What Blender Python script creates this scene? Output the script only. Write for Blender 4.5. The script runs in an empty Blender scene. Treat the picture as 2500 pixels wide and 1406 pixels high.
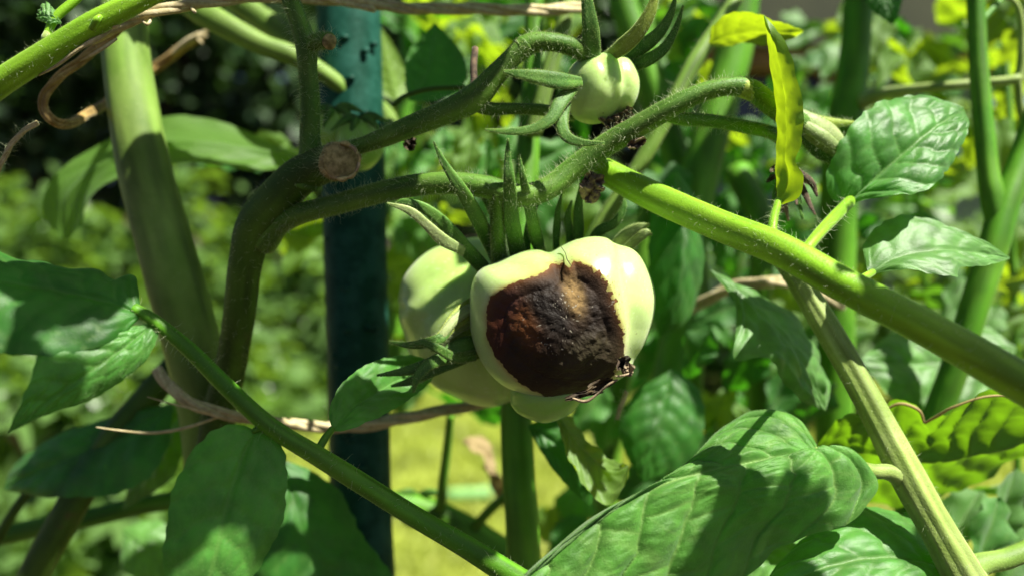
import bpy, math, random
import numpy as np
from mathutils import Vector, Matrix

random.seed(7)
RNG = np.random.default_rng(11)
SC = bpy.context.scene
COL = SC.collection

# ------------------------------------------------------------------ camera
F = 1962.0                       # focal length in photograph pixels (2500 wide)
PITCH = math.radians(6.0)
CAM = np.array([0.0, 0.0, 0.78])
FWD = np.array([0.0, math.cos(PITCH), -math.sin(PITCH)])
UP = np.array([0.0, math.sin(PITCH), math.cos(PITCH)])
RT = np.array([1.0, 0.0, 0.0])
FOCUS = 0.255
cd = bpy.data.cameras.new('camera')
cam = bpy.data.objects.new('camera', cd)
COL.objects.link(cam)
cam.location = CAM
cam.rotation_euler = (math.pi / 2 - PITCH, 0, 0)
cd.sensor_width = 36.0
cd.lens = 36.0 * F / 2500.0
cd.clip_start = 0.01
cd.clip_end = 200
cd.dof.use_dof = True
cd.dof.focus_distance = FOCUS
cd.dof.aperture_fstop = cd.lens / 5.2
SC.camera = cam

# ------------------------------------------------------------------ light
SUN = np.array([0.45, -0.24, 0.86]); SUN /= np.linalg.norm(SUN)
w = bpy.data.worlds.new('World'); SC.world = w; w.use_nodes = True
nt = w.node_tree
sky = nt.nodes.new('ShaderNodeTexSky'); sky.sky_type = 'NISHITA'; sky.sun_disc = False
sky.dust_density = 0.9; sky.ozone_density = 0.4; sky.air_density = 0.28; sky.sun_elevation = math.asin(SUN[2]); sky.sun_rotation = math.atan2(SUN[0], SUN[1])
nt.links.new(sky.outputs[0], nt.nodes['Background'].inputs[0])
nt.nodes['Background'].inputs[1].default_value = 0.05
sl = bpy.data.lights.new('sun', 'SUN'); sl.energy = 5.0; sl.angle = math.radians(0.53); sl.color = (1.0, 0.955, 0.86)
so = bpy.data.objects.new('sun', sl); COL.objects.link(so)
so.rotation_euler = Vector(SUN).to_track_quat('Z', 'Y').to_euler(); so.location = (2, -1, 5)
SC.view_settings.view_transform = 'Standard'
SC.view_settings.look = 'None'
SC.view_settings.gamma = 1.0
SC.view_settings.use_curve_mapping = False
SC.view_settings.exposure = 1.52
SC.render.engine = 'CYCLES'
SC.cycles.use_denoising = True
SC.cycles.max_bounces = 8
SC.cycles.transparent_max_bounces = 8
SC.cycles.transmission_bounces = 5
SC.cycles.sample_clamp_indirect = 6.0
SC.cycles.caustics_reflective = False
SC.cycles.caustics_refractive = False

# ------------------------------------------------------------------ helpers
def P(px, py, d):
    return CAM + d * (FWD + RT * ((px - 1250.0) / F) + UP * ((703.0 - py) / F))

def lin(r, g, b):
    f = lambda c: (c / 255 / 12.92) if c / 255 <= 0.04045 else ((c / 255 + 0.055) / 1.055) ** 2.4
    return (f(r), f(g), f(b))

def hash3(ix, iy, iz, seed):
    h = (ix.astype(np.int64) * 374761393 + iy.astype(np.int64) * 668265263 + iz.astype(np.int64) * 2147483647 + seed * 974711) & 0xFFFFFFFF
    h = ((h ^ (h >> 13)) * 1274126177) & 0xFFFFFFFF
    h = (h ^ (h >> 16)) & 0xFFFFFFFF
    return h / 4294967295.0

def vnoise(p, seed=0):
    p = np.asarray(p, float)
    i = np.floor(p).astype(np.int64); f = p - i
    f = f * f * (3 - 2 * f)
    out = 0
    for dx in (0, 1):
        for dy in (0, 1):
            for dz in (0, 1):
                wgt = (f[..., 0] if dx else 1 - f[..., 0]) * (f[..., 1] if dy else 1 - f[..., 1]) * (f[..., 2] if dz else 1 - f[..., 2])
                out = out + wgt * hash3(i[..., 0] + dx, i[..., 1] + dy, i[..., 2] + dz, seed)
    return out

def fbm(p, oct=3, seed=0):
    s = 0; a = 0.5; t = 0
    p = np.asarray(p, float)
    for o in range(oct):
        s = s + a * vnoise(p * 2 ** o, seed + o); t += a; a *= 0.5
    return s / t                                    # 0..1

def empty(name, loc, label=None, cat=None, group=None):
    o = bpy.data.objects.new(name, None); COL.objects.link(o)
    o.location = loc; o.empty_display_size = 0.02
    if label: tag(o, label, cat, group)
    return o

def tag(o, label, cat, group=None, kind=None):
    if label: o['label'] = label
    if cat: o['category'] = cat
    if group: o['group'] = group
    if kind: o['kind'] = kind
    return o

def world_loc(o):
    v = Vector((0, 0, 0))
    while o is not None:
        v = v + o.location; o = o.parent
    return np.array(v)

def mesh_obj(name, verts, faces, mat, parent=None, smooth=True, cols=None, attrs=None, kind=None):
    """verts in world space; the object sits at the parent's origin"""
    verts = np.asarray(verts, float)
    org = world_loc(parent) if parent is not None else verts.mean(0)
    me = bpy.data.meshes.new(name)
    if isinstance(faces, np.ndarray):
        k = faces.shape[1]
        me.vertices.add(len(verts)); me.vertices.foreach_set('co', (verts - org).ravel())
        me.loops.add(faces.size); me.loops.foreach_set('vertex_index', faces.ravel().astype(np.int32))
        me.polygons.add(len(faces))
        me.polygons.foreach_set('loop_start', np.arange(0, faces.size, k, dtype=np.int32))
        me.polygons.foreach_set('loop_total', np.full(len(faces), k, dtype=np.int32))
        me.update(calc_edges=True); me.validate()
    else:
        me.from_pydata([tuple(v) for v in (verts - org)], [], [tuple(f) for f in faces]); me.update()
    if smooth: me.polygons.foreach_set('use_smooth', np.ones(len(me.polygons), dtype=bool))
    if attrs:
        for an, av in attrs.items():
            a = me.attributes.new(an, 'FLOAT', 'POINT'); a.data.foreach_set('value', np.asarray(av, np.float32))
    if cols is not None:
        a = me.attributes.new('tint', 'FLOAT_COLOR', 'POINT')
        c4 = np.ones((len(verts), 4), np.float32); c4[:, :3] = cols
        a.data.foreach_set('color', c4.ravel())
    me.materials.append(mat)
    o = bpy.data.objects.new(name, me); COL.objects.link(o)
    if parent is not None: o.parent = parent
    else: o.location = org
    if kind: o['kind'] = kind
    return o

def crom(pts, per):
    """Catmull-Rom through rows of pts"""
    pts = np.asarray(pts, float)
    p = np.vstack([2 * pts[0] - pts[1], pts, 2 * pts[-1] - pts[-2]])
    out = []
    for i in range(1, len(p) - 2):
        for t in np.linspace(0, 1, per, endpoint=False):
            out.append(0.5 * ((2 * p[i]) + (-p[i - 1] + p[i + 1]) * t + (2 * p[i - 1] - 5 * p[i] + 4 * p[i + 1] - p[i + 2]) * t * t
                              + (-p[i - 1] + 3 * p[i] - 3 * p[i + 1] + p[i + 2]) * t ** 3))
    out.append(pts[-1])
    return np.array(out)

def resample(pts, n):
    pts = np.asarray(pts, float)
    s = np.r_[0, np.cumsum(np.linalg.norm(np.diff(pts, axis=0), axis=1))]
    t = np.linspace(0, s[-1], n)
    return np.stack([np.interp(t, s, pts[:, k]) for k in range(pts.shape[1])], 1)

# ------------------------------------------------------------------ materials
def mat_new(name):
    m = bpy.data.materials.new(name); m.use_nodes = True
    n = m.node_tree.nodes; n.clear()
    return m, n, m.node_tree.links

def N(n, t, **kw):
    x = n.new(t)
    for k, v in kw.items(): setattr(x, k, v)
    return x

def mixc(n, l, a, b, fac):
    x = n.new('ShaderNodeMix'); x.data_type = 'RGBA'
    for sock, v in ((0, fac), (6, a), (7, b)):
        if isinstance(v, (float, int)): x.inputs[sock].default_value = v
        elif isinstance(v, tuple): x.inputs[sock].default_value = (*v[:3], 1)
        else: l.new(v, x.inputs[sock])
    return x.outputs[2]

def ramp(n, l, src, lo, hi):
    x = n.new('ShaderNodeMapRange'); l.new(src, x.inputs[0]); x.inputs[1].default_value = lo; x.inputs[2].default_value = hi
    x.interpolation_type = 'SMOOTHSTEP'
    return x.outputs[0]

def noise(n, l, scale, detail=3.0, rough=0.6):
    tc = n.new('ShaderNodeTexCoord'); x = n.new('ShaderNodeTexNoise')
    l.new(tc.outputs['Object'], x.inputs['Vector'])
    x.inputs['Scale'].default_value = scale; x.inputs['Detail'].default_value = detail; x.inputs['Roughness'].default_value = rough
    return x.outputs[0]

def leaf_mat(name, top, under, trans, tw=0.32, rough=0.56, vein=0.45, sheen=0.10, var=0.35, nscale=90, bump=0.00022, bscale=2600):
    m, n, l = mat_new(name)
    geo = n.new('ShaderNodeNewGeometry')
    va = N(n, 'ShaderNodeAttribute', attribute_name='vein')
    nz = noise(n, l, nscale, 4)
    dark = tuple(c * (1 - var) for c in top); lite = tuple(min(1, c * (1 + var)) for c in top)
    base = mixc(n, l, dark, lite, ramp(n, l, nz, 0.3, 0.7))
    vc = tuple(min(1, a * 0.45 + b) for a, b in zip(top, (0.13, 0.20, 0.05)))
    mv = n.new('ShaderNodeMath'); mv.operation = 'MULTIPLY'; l.new(va.outputs['Fac'], mv.inputs[0]); mv.inputs[1].default_value = vein
    base = mixc(n, l, base, vc, mv.outputs[0])
    und = mixc(n, l, under, vc, mv.outputs[0])
    colr = mixc(n, l, base, und, geo.outputs['Backfacing'])
    bs = n.new('ShaderNodeBsdfPrincipled'); l.new(colr, bs.inputs['Base Color'])
    bs.inputs['Roughness'].default_value = rough
    bs.inputs['Specular IOR Level'].default_value = 0.45
    bs.inputs['Sheen Weight'].default_value = sheen; bs.inputs['Sheen Roughness'].default_value = 0.45
    bs.inputs['Sheen Tint'].default_value = (0.85, 1.0, 0.8, 1)
    nb = noise(n, l, bscale, 2)
    bp = n.new('ShaderNodeBump'); bp.inputs['Distance'].default_value = bump; bp.inputs['Strength'].default_value = 0.6
    l.new(nb, bp.inputs['Height']); l.new(bp.outputs[0], bs.inputs['Normal'])
    tr = n.new('ShaderNodeBsdfTranslucent')
    tvar = mixc(n, l, tuple(c * 0.75 for c in trans), trans, ramp(n, l, nz, 0.3, 0.7))
    tcol = mixc(n, l, tvar, tuple(c * 0.55 for c in trans), mv.outputs[0])
    l.new(tcol, tr.inputs[0])
    mx = n.new('ShaderNodeMixShader'); mx.inputs[0].default_value = tw
    l.new(bs.outputs[0], mx.inputs[1]); l.new(tr.outputs[0], mx.inputs[2])
    out = n.new('ShaderNodeOutputMaterial'); l.new(mx.outputs[0], out.inputs[0])
    return m

def stem_mat(name, a, b, rough=0.55, sss=0.25, sheen=0.25, nscale=60, stain=None, rad=0.0015, bump=0.0002, use_tint=False):
    m, n, l = mat_new(name)
    nz = noise(n, l, nscale, 4)
    c = mixc(n, l, a, b, ramp(n, l, nz, 0.3, 0.7))
    if stain:
        n2 = noise(n, l, nscale * 0.7, 5, 0.7)
        c = mixc(n, l, c, stain, ramp(n, l, n2, 0.58, 0.72))
    if use_tint:
        ta = N(n, 'ShaderNodeAttribute', attribute_name='tint')
        c = mixc(n, l, c, ta.outputs['Color'], ta.outputs['Alpha'])
    sa = N(n, 'ShaderNodeAttribute', attribute_name='streak')
    sm = n.new('ShaderNodeMapRange'); l.new(sa.outputs['Fac'], sm.inputs[0]); sm.inputs[1].default_value = 0.3; sm.inputs[2].default_value = 0.7; sm.inputs[3].default_value = 0.62; sm.inputs[4].default_value = 1.3
    vm = n.new('ShaderNodeVectorMath'); vm.operation = 'SCALE'; l.new(c, vm.inputs[0]); l.new(sm.outputs[0], vm.inputs['Scale']); c = vm.outputs[0]
    bs = n.new('ShaderNodeBsdfPrincipled'); l.new(c, bs.inputs['Base Color'])
    bs.inputs['Roughness'].default_value = rough; bs.inputs['Specular IOR Level'].default_value = 0.25
    if sss:
        bs.inputs['Subsurface Weight'].default_value = sss
        bs.inputs['Subsurface Radius'].default_value = (1.0, 1.2, 0.35); bs.inputs['Subsurface Scale'].default_value = rad
    bs.inputs['Sheen Weight'].default_value = sheen; bs.inputs['Sheen Roughness'].default_value = 0.4
    bs.inputs['Sheen Tint'].default_value = (0.95, 1.0, 0.85, 1)
    nb = noise(n, l, 1500, 2)
    bp = n.new('ShaderNodeBump'); bp.inputs['Distance'].default_value = bump; bp.inputs['Strength'].default_value = 0.7
    l.new(nb, bp.inputs['Height']); l.new(bp.outputs[0], bs.inputs['Normal'])
    out = n.new('ShaderNodeOutputMaterial'); l.new(bs.outputs[0], out.inputs[0])
    return m

def hair_mat(name, c, t=0.45):
    m, n, l = mat_new(name)
    d = n.new('ShaderNodeBsdfPrincipled'); d.inputs['Base Color'].default_value = (*c, 1); d.inputs['Roughness'].default_value = 0.4
    tr = n.new('ShaderNodeBsdfTranslucent'); tr.inputs[0].default_value = (*c, 1)
    mx = n.new('ShaderNodeMixShader'); mx.inputs[0].default_value = t
    l.new(d.outputs[0], mx.inputs[1]); l.new(tr.outputs[0], mx.inputs[2])
    out = n.new('ShaderNodeOutputMaterial'); l.new(mx.outputs[0], out.inputs[0])
    return m

M = {}
M['leaf'] = leaf_mat('leaf', (0.052, 0.185, 0.022), (0.09, 0.22, 0.045), (0.14, 0.58, 0.012), 0.36, 0.42, 0.55, 0.3)
M['leaf_big'] = leaf_mat('leaf_big', (0.068, 0.205, 0.022), (0.11, 0.22, 0.06), (0.14, 0.58, 0.012), 0.32, 0.52, 1.0, 0.22, bump=0.0004, bscale=2200)
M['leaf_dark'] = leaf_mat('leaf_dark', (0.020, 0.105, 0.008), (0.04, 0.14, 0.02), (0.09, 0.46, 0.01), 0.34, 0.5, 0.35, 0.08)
M['leaf_pale'] = leaf_mat('leaf_pale', (0.075, 0.195, 0.035), (0.12, 0.22, 0.06), (0.20, 0.54, 0.02), 0.34, 0.44, 0.4, 0.3)
M['leaf_yellow'] = leaf_mat('leaf_yellow', (0.10, 0.22, 0.015), (0.13, 0.25, 0.025), (0.44, 0.62, 0.010), 0.48, 0.5, 0.9, 0.12, 0.5, 120)
M['leaf_lime'] = leaf_mat('leaf_lime', (0.09, 0.20, 0.03), (0.13, 0.24, 0.045), (0.44, 0.66, 0.015), 0.48, 0.5, 0.35)
M['leaf_back'] = leaf_mat('leaf_back', (0.05, 0.14, 0.015), (0.07, 0.16, 0.02), (0.24, 0.52, 0.008), 0.42, 0.5, 0.35)
M['leaf_dry'] = leaf_mat('leaf_dry', (0.25, 0.19, 0.08), (0.28, 0.21, 0.09), (0.36, 0.27, 0.08), 0.25, 0.7, 0.1, 0.1, 0.45, 160)
M['leaf_edge'] = leaf_mat('leaf_edge', (0.38, 0.29, 0.11), (0.38, 0.29, 0.11), (0.5, 0.36, 0.1), 0.3, 0.7, 0.0)
M['shrub_leaf'] = leaf_mat('shrub_leaf', (0.06, 0.15, 0.02), (0.08, 0.17, 0.035), (0.22, 0.46, 0.03), 0.32, 0.45, 0, 0.05, 0.5, 3)
M['meadow_leaf'] = leaf_mat('meadow_leaf', (0.075, 0.15, 0.020), (0.09, 0.17, 0.045), (0.28, 0.50, 0.03), 0.36, 0.30, 0, 0.05, 0.5, 4)
M['hedge_leaf'] = leaf_mat('hedge_leaf', (0.030, 0.075, 0.024), (0.04, 0.08, 0.03), (0.10, 0.24, 0.03), 0.25, 0.45, 0, 0.0, 0.5, 2)
M['stem'] = stem_mat('stem', (0.10, 0.19, 0.022), (0.16, 0.25, 0.05), 0.55, 0.25, 0.03, 45)
M['stem_old'] = stem_mat('stem_old', (0.028, 0.075, 0.003), (0.055, 0.115, 0.009), 0.6, 0.15, 0.02, 55, (0.075, 0.062, 0.016))
M['truss'] = stem_mat('truss', (0.045, 0.125, 0.008), (0.095, 0.19, 0.022), 0.55, 0.2, 0.06, 70)
M['stalk'] = stem_mat('stalk', (0.155, 0.335, 0.010), (0.215, 0.41, 0.018), 0.45, 0.4, 0.08, 30, rad=0.003)
M['stalk_pale'] = stem_mat('stalk_pale', (0.20, 0.29, 0.055), (0.29, 0.38, 0.11), 0.5, 0.3, 0.3, 80)
M['stem_green'] = stem_mat('stem_green', (0.055, 0.19, 0.006), (0.095, 0.24, 0.014), 0.5, 0.3, 0.03, 40)
M['sepal'] = stem_mat('sepal', (0.04, 0.125, 0.014), (0.085, 0.19, 0.025), 0.55, 0.2, 0.06, 120)
M['sepal_pale'] = stem_mat('sepal_pale', (0.20, 0.28, 0.09), (0.30, 0.36, 0.15), 0.5, 0.3, 0.3, 160)
M['sepal_lime'] = stem_mat('sepal_lime', (0.19, 0.27, 0.03), (0.27, 0.34, 0.05), 0.55, 0.4, 0.2, 160)
M['hair'] = hair_mat('hair', (0.62, 0.70, 0.44))
M['fuzz'] = hair_mat('fuzz', (0.36, 0.46, 0.15))
M['fuzz_leaf'] = hair_mat('fuzz_leaf', (0.22, 0.42, 0.12))
M['brown'] = stem_mat('dried_brown', (0.17, 0.125, 0.07), (0.44, 0.34, 0.21), 0.8, 0, 0.1, 300, bump=0.0004)
M['brown_dark'] = stem_mat('dried_dark', (0.030, 0.019, 0.012), (0.12, 0.08, 0.045), 0.8, 0, 0.1, 300, bump=0.0004)
M['twine'] = stem_mat('twine', (0.33, 0.275, 0.13), (0.50, 0.43, 0.25), 0.75, 0.1, 0.2, 400, bump=0.0003)
M['twine_gold'] = stem_mat('twine_gold', (0.22, 0.14, 0.035), (0.36, 0.25, 0.085), 0.7, 0.2, 0.1, 300, bump=0.0003)

M['rot_scrap'] = stem_mat('rot_scrap', (0.025, 0.016, 0.008), (0.09, 0.062, 0.025), 0.7, 0, 0.0, 250)
M['cork'] = stem_mat('cork', (0.13, 0.108, 0.036), (0.40, 0.33, 0.15), 0.8, 0.1, 0.0, 350, bump=0.0005)
def tomato_mat(name, rough=0.3):
    m, n, l = mat_new(name)
    ta = N(n, 'ShaderNodeAttribute', attribute_name='tint')
    nz = noise(n, l, 700, 3)
    c = mixc(n, l, ta.outputs['Color'], (0.55, 0.62, 0.36), 0.0)
    mul = n.new('ShaderNodeMix'); mul.data_type = 'RGBA'; mul.blend_type = 'MULTIPLY'; mul.inputs[0].default_value = 0.16
    l.new(ta.outputs['Color'], mul.inputs[6]); l.new(nz, mul.inputs[7])
    bs = n.new('ShaderNodeBsdfPrincipled'); l.new(mul.outputs[2], bs.inputs['Base Color'])
    bs.inputs['Roughness'].default_value = rough
    bs.inputs['Subsurface Weight'].default_value = 0.55
    bs.inputs['Subsurface Radius'].default_value = (1.0, 1.1, 0.45); bs.inputs['Subsurface Scale'].default_value = 0.006
    bs.inputs['Sheen Weight'].default_value = 0.15
    bp = n.new('ShaderNodeBump'); bp.inputs['Distance'].default_value = 0.00006; bp.inputs['Strength'].default_value = 0.5
    l.new(noise(n, l, 2600, 1), bp.inputs['Height']); l.new(bp.outputs[0], bs.inputs['Normal'])
    out = n.new('ShaderNodeOutputMaterial'); l.new(bs.outputs[0], out.inputs[0])
    return m
M['tomato'] = tomato_mat('tomato_skin')

def rot_mat():
    m, n, l = mat_new('rotten_skin')
    ta = N(n, 'ShaderNodeAttribute', attribute_name='tint')
    ra = N(n, 'ShaderNodeAttribute', attribute_name='rough')
    bs = n.new('ShaderNodeBsdfPrincipled'); l.new(ta.outputs['Color'], bs.inputs['Base Color'])
    l.new(ra.outputs['Fac'], bs.inputs['Roughness'])
    bs.inputs['Specular IOR Level'].default_value = 0.16
    bp = n.new('ShaderNodeBump'); bp.inputs['Distance'].default_value = 0.0005; bp.inputs['Strength'].default_value = 0.6
    l.new(noise(n, l, 1400, 4, 0.7), bp.inputs['Height']); l.new(bp.outputs[0], bs.inputs['Normal'])
    out = n.new('ShaderNodeOutputMaterial'); l.new(bs.outputs[0], out.inputs[0])
    return m
M['rot'] = rot_mat()

def plain(name, a, b, scale, rough=0.8, bump=0.0, stops=(0.35, 0.65), metal=0, spec=0.5):
    m, n, l = mat_new(name)
    nz = noise(n, l, scale, 5, 0.65)
    c = mixc(n, l, a, b, ramp(n, l, nz, *stops))
    bs = n.new('ShaderNodeBsdfPrincipled'); l.new(c, bs.inputs['Base Color']); bs.inputs['Roughness'].default_value = rough
    bs.inputs['Specular IOR Level'].default_value = spec
    if bump:
        bp = n.new('ShaderNodeBump'); bp.inputs['Distance'].default_value = bump; l.new(nz, bp.inputs['Height']); l.new(bp.outputs[0], bs.inputs['Normal'])
    out = n.new('ShaderNodeOutputMaterial'); l.new(bs.outputs[0], out.inputs[0])
    return m
M['stake'] = plain('stake_coating', (0.004, 0.040, 0.024), (0.017, 0.08, 0.056), 90, 0.5, 0.0004, spec=0.12)
M['lawn'] = plain('lawn_soil', (0.16, 0.20, 0.035), (0.40, 0.43, 0.09), 6.0, 0.9)
M['grass'] = leaf_mat('grass_blade', (0.32, 0.38, 0.06), (0.32, 0.38, 0.06), (0.55, 0.64, 0.09), 0.35, 0.5, 0, 0.0, 0.55, 5.0)
M['soil'] = plain('soil', (0.028, 0.018, 0.011), (0.07, 0.05, 0.03), 30, 0.95, 0.01)
M['wall_olive'] = plain('wall_paint_olive', (0.026, 0.032, 0.012), (0.038, 0.044, 0.018), 6, 0.8)
M['wall_blue'] = plain('wall_paint_blue', (0.075, 0.115, 0.125), (0.10, 0.145, 0.155), 5, 0.75)
M['wood'] = plain('brown_wood', (0.12, 0.065, 0.02), (0.19, 0.105, 0.035), 14, 0.7)
M['glass'] = plain('window_glass', (0.008, 0.012, 0.013), (0.014, 0.018, 0.02), 2, 0.12)
M['plastic'] = plain('green_plastic', (0.17, 0.36, 0.10), (0.19, 0.40, 0.12), 4, 0.6)
M['bark'] = plain('bark', (0.05, 0.032, 0.02), (0.12, 0.08, 0.05), 25, 0.9, 0.005)
M['trunk_pink'] = plain('bark_pale', (0.16, 0.09, 0.06), (0.24, 0.15, 0.10), 20, 0.9, 0.003)

# ------------------------------------------------------------------ tubes
def tube_geo(pts, sides=14, per=8, flat=1.0, ridge=0.0, nridge=5, lump=0.06, lumpscale=120, seed=0, groove=0.0, capr=0.3):
    pts = [tuple(p) for p in pts]
    w3 = np.array([[*P(p[0], p[1], p[2]), p[3] * p[2] / F] for p in pts])
    c = crom(w3, per)
    C, R = c[:, :3], np.maximum(c[:, 3], 1e-5)
    T = np.gradient(C, axis=0); T /= np.linalg.norm(T, axis=1)[:, None] + 1e-12
    ref = -FWD
    n1 = np.cross(T, ref); n1 /= np.linalg.norm(n1, axis=1)[:, None] + 1e-12
    n2 = np.cross(n1, T)
    # rounded ends
    th = np.linspace(0, 2 * np.pi, sides, endpoint=False)
    prof = 1 + ridge * np.cos(nridge * th)
    V = []
    for i in range(len(C)):
        rr = R[i] * prof
        if groove: rr = rr * (1 - groove * np.exp(-((np.abs(th - np.pi / 2)) / 0.45) ** 2))
        ring = C[i] + np.outer(np.cos(th) * rr, n1[i]) + np.outer(np.sin(th) * rr * flat, n2[i])
        V.append(ring)
    V = np.array(V)
    if lump:
        nz = fbm(V.reshape(-1, 3) * lumpscale, 3, seed).reshape(V.shape[:2]) - 0.5
        V = V + (V - C[:, None, :]) * (nz * 2 * lump)[..., None]
    n = len(C)
    verts = V.reshape(-1, 3)
    i = np.arange(n - 1)[:, None] * sides; j = np.arange(sides)[None, :]; jn = (j + 1) % sides
    q = np.stack([(i + j), (i + jn), (i + sides + jn), (i + sides + j)], -1).reshape(-1, 4)
    faces = [tuple(x) for x in q]
    verts = np.vstack([verts, C[0] - T[0] * R[0] * capr, C[-1] + T[-1] * R[-1] * capr])
    a, b = len(verts) - 2, len(verts) - 1
    for k in range(sides):
        faces.append((a, (k + 1) % sides, k)); faces.append((b, (n - 1) * sides + k, (n - 1) * sides + (k + 1) % sides))
    sl = np.r_[0, np.cumsum(np.linalg.norm(np.diff(C, axis=0), axis=1))]
    g1, g2 = np.meshgrid(sl, th, indexing='ij')
    stk = fbm(np.stack([np.cos(g2) * 2.6, np.sin(g2) * 2.6, g1 / 0.03 + seed], -1), 3, 61).reshape(-1)
    stk = np.r_[stk, 0.5, 0.5]
    return verts, faces, dict(stk=stk, C=C, R=R, n1=n1, n2=n2, T=T, flat=flat)

def tube(name, pts, mat, parent=None, hairs=0, hl=(0.0018, 0.0042), fuzz=0, fl=(0.0003, 0.0008), hairw=5e-5, kind=None, hairmat='hair', **kw):
    v, f, st = tube_geo(pts, **kw)
    o = mesh_obj(name, v, f, mat, parent, kind=kind, attrs={'streak': st['stk']})
    if hairs: hair_mesh([st], hairs, hl, o, hairw, M[hairmat])
    if fuzz: fuzz_mesh([st], fuzz, fl, o)
    return o, st

def scatter(stores, n, seed):
    rg = np.random.default_rng(seed)
    ln = []
    for st in stores:
        ln.append(np.linalg.norm(np.diff(st['C'], axis=0), axis=1).sum())
    ln = np.array(ln); cnt = (n * ln / ln.sum()).astype(int)
    pos, nor, tan = [], [], []
    for st, k in zip(stores, cnt):
        s = np.r_[0, np.cumsum(np.linalg.norm(np.diff(st['C'], axis=0), axis=1))]
        t = rg.random(k) * s[-1]
        ip = lambda a: np.stack([np.interp(t, s, a[:, q]) for q in range(3)], 1)
        C, n1, n2, T = ip(st['C']), ip(st['n1']), ip(st['n2']), ip(st['T']); R = np.interp(t, s, st['R'])
        th = rg.random(k) * 2 * np.pi
        nr = n1 * np.cos(th)[:, None] + n2 * np.sin(th)[:, None] * st['flat']
        pos.append(C + nr * R[:, None] * 0.97)
        nn = n1 * np.cos(th)[:, None] * st['flat'] + n2 * np.sin(th)[:, None]
        nor.append(nn / np.linalg.norm(nn, axis=1)[:, None]); tan.append(T)
    return np.vstack(pos), np.vstack(nor), np.vstack(tan)

SEED = [100]
def hair_at(pos, nor, hl, parent, wid, mat, tan=None, curl=0.55, name='hairs'):
    SEED[0] += 1; rg = np.random.default_rng(SEED[0])
    k = len(pos)
    L = rg.uniform(*hl, k) * rg.uniform(0.6, 1.0, k)
    d = nor + rg.normal(0, 0.28, (k, 3)); d /= np.linalg.norm(d, axis=1)[:, None]
    b = rg.normal(0, 1, (k, 3)); b -= d * (b * d).sum(1)[:, None]; b /= np.linalg.norm(b, axis=1)[:, None]
    c2 = np.cross(d, b)
    rings = []
    ts = (0, 0.3, 0.6, 0.85)
    wv = rg.uniform(-1, 1, k)
    for t in ts:
        ctr = pos + d * (L * t)[:, None] + b * (L * curl * t * t * rg.uniform(0.6, 1.2, k))[:, None] + c2 * (L * 0.12 * np.sin(t * 5) * wv)[:, None]
        wr = wid * (1 - t * 0.75)
        for a in (0, 2.094, 4.189):
            rings.append(ctr + b * wr * math.cos(a) + c2 * wr * math.sin(a))
    tip = pos + d * L[:, None] * 0.97 + b * (L * curl * 1.15)[:, None]
    V = np.stack(rings + [tip], 1).reshape(-1, 3)       # 13 per hair
    base = []
    for s in range(3):
        for a in range(3):
            p, q = s * 3 + a, s * 3 + (a + 1) % 3
            base += [(p, q, q + 3), (p, q + 3, p + 3)]
    for a in range(3): base.append((9 + a, 9 + (a + 1) % 3, 12))
    base = np.array(base)
    Fc = (base[None] + (np.arange(k) * 13)[:, None, None]).reshape(-1, 3)
    return mesh_obj(name, V, Fc, mat, parent, kind='stuff')

def hair_mesh(stores, n, hl, parent, wid, mat):
    SEED[0] += 1
    pos, nor, tan = scatter(stores, n, SEED[0])
    return hair_at(pos, nor, hl, parent, wid, mat)

def fuzz_at(pos, nor, fl, parent, mat, wid=4.5e-5, name='fuzz'):
    SEED[0] += 1; rg = np.random.default_rng(SEED[0]); k = len(pos)
    d = nor + rg.normal(0, 0.35, (k, 3)); d /= np.linalg.norm(d, axis=1)[:, None]
    b = rg.normal(0, 1, (k, 3)); b -= d * (b * d).sum(1)[:, None]; b /= np.linalg.norm(b, axis=1)[:, None]
    L = rg.uniform(*fl, k)[:, None]
    V = np.stack([pos - b * wid, pos + b * wid, pos + d * L], 1).reshape(-1, 3)
    Fc = np.arange(3 * k).reshape(-1, 3)
    return mesh_obj(name, V, Fc, mat, parent, smooth=False, kind='stuff')

def fuzz_mesh(stores, n, fl, parent):
    SEED[0] += 1
    pos, nor, tan = scatter(stores, n, SEED[0])
    return fuzz_at(pos, nor, fl, parent, M['fuzz'])

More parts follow.
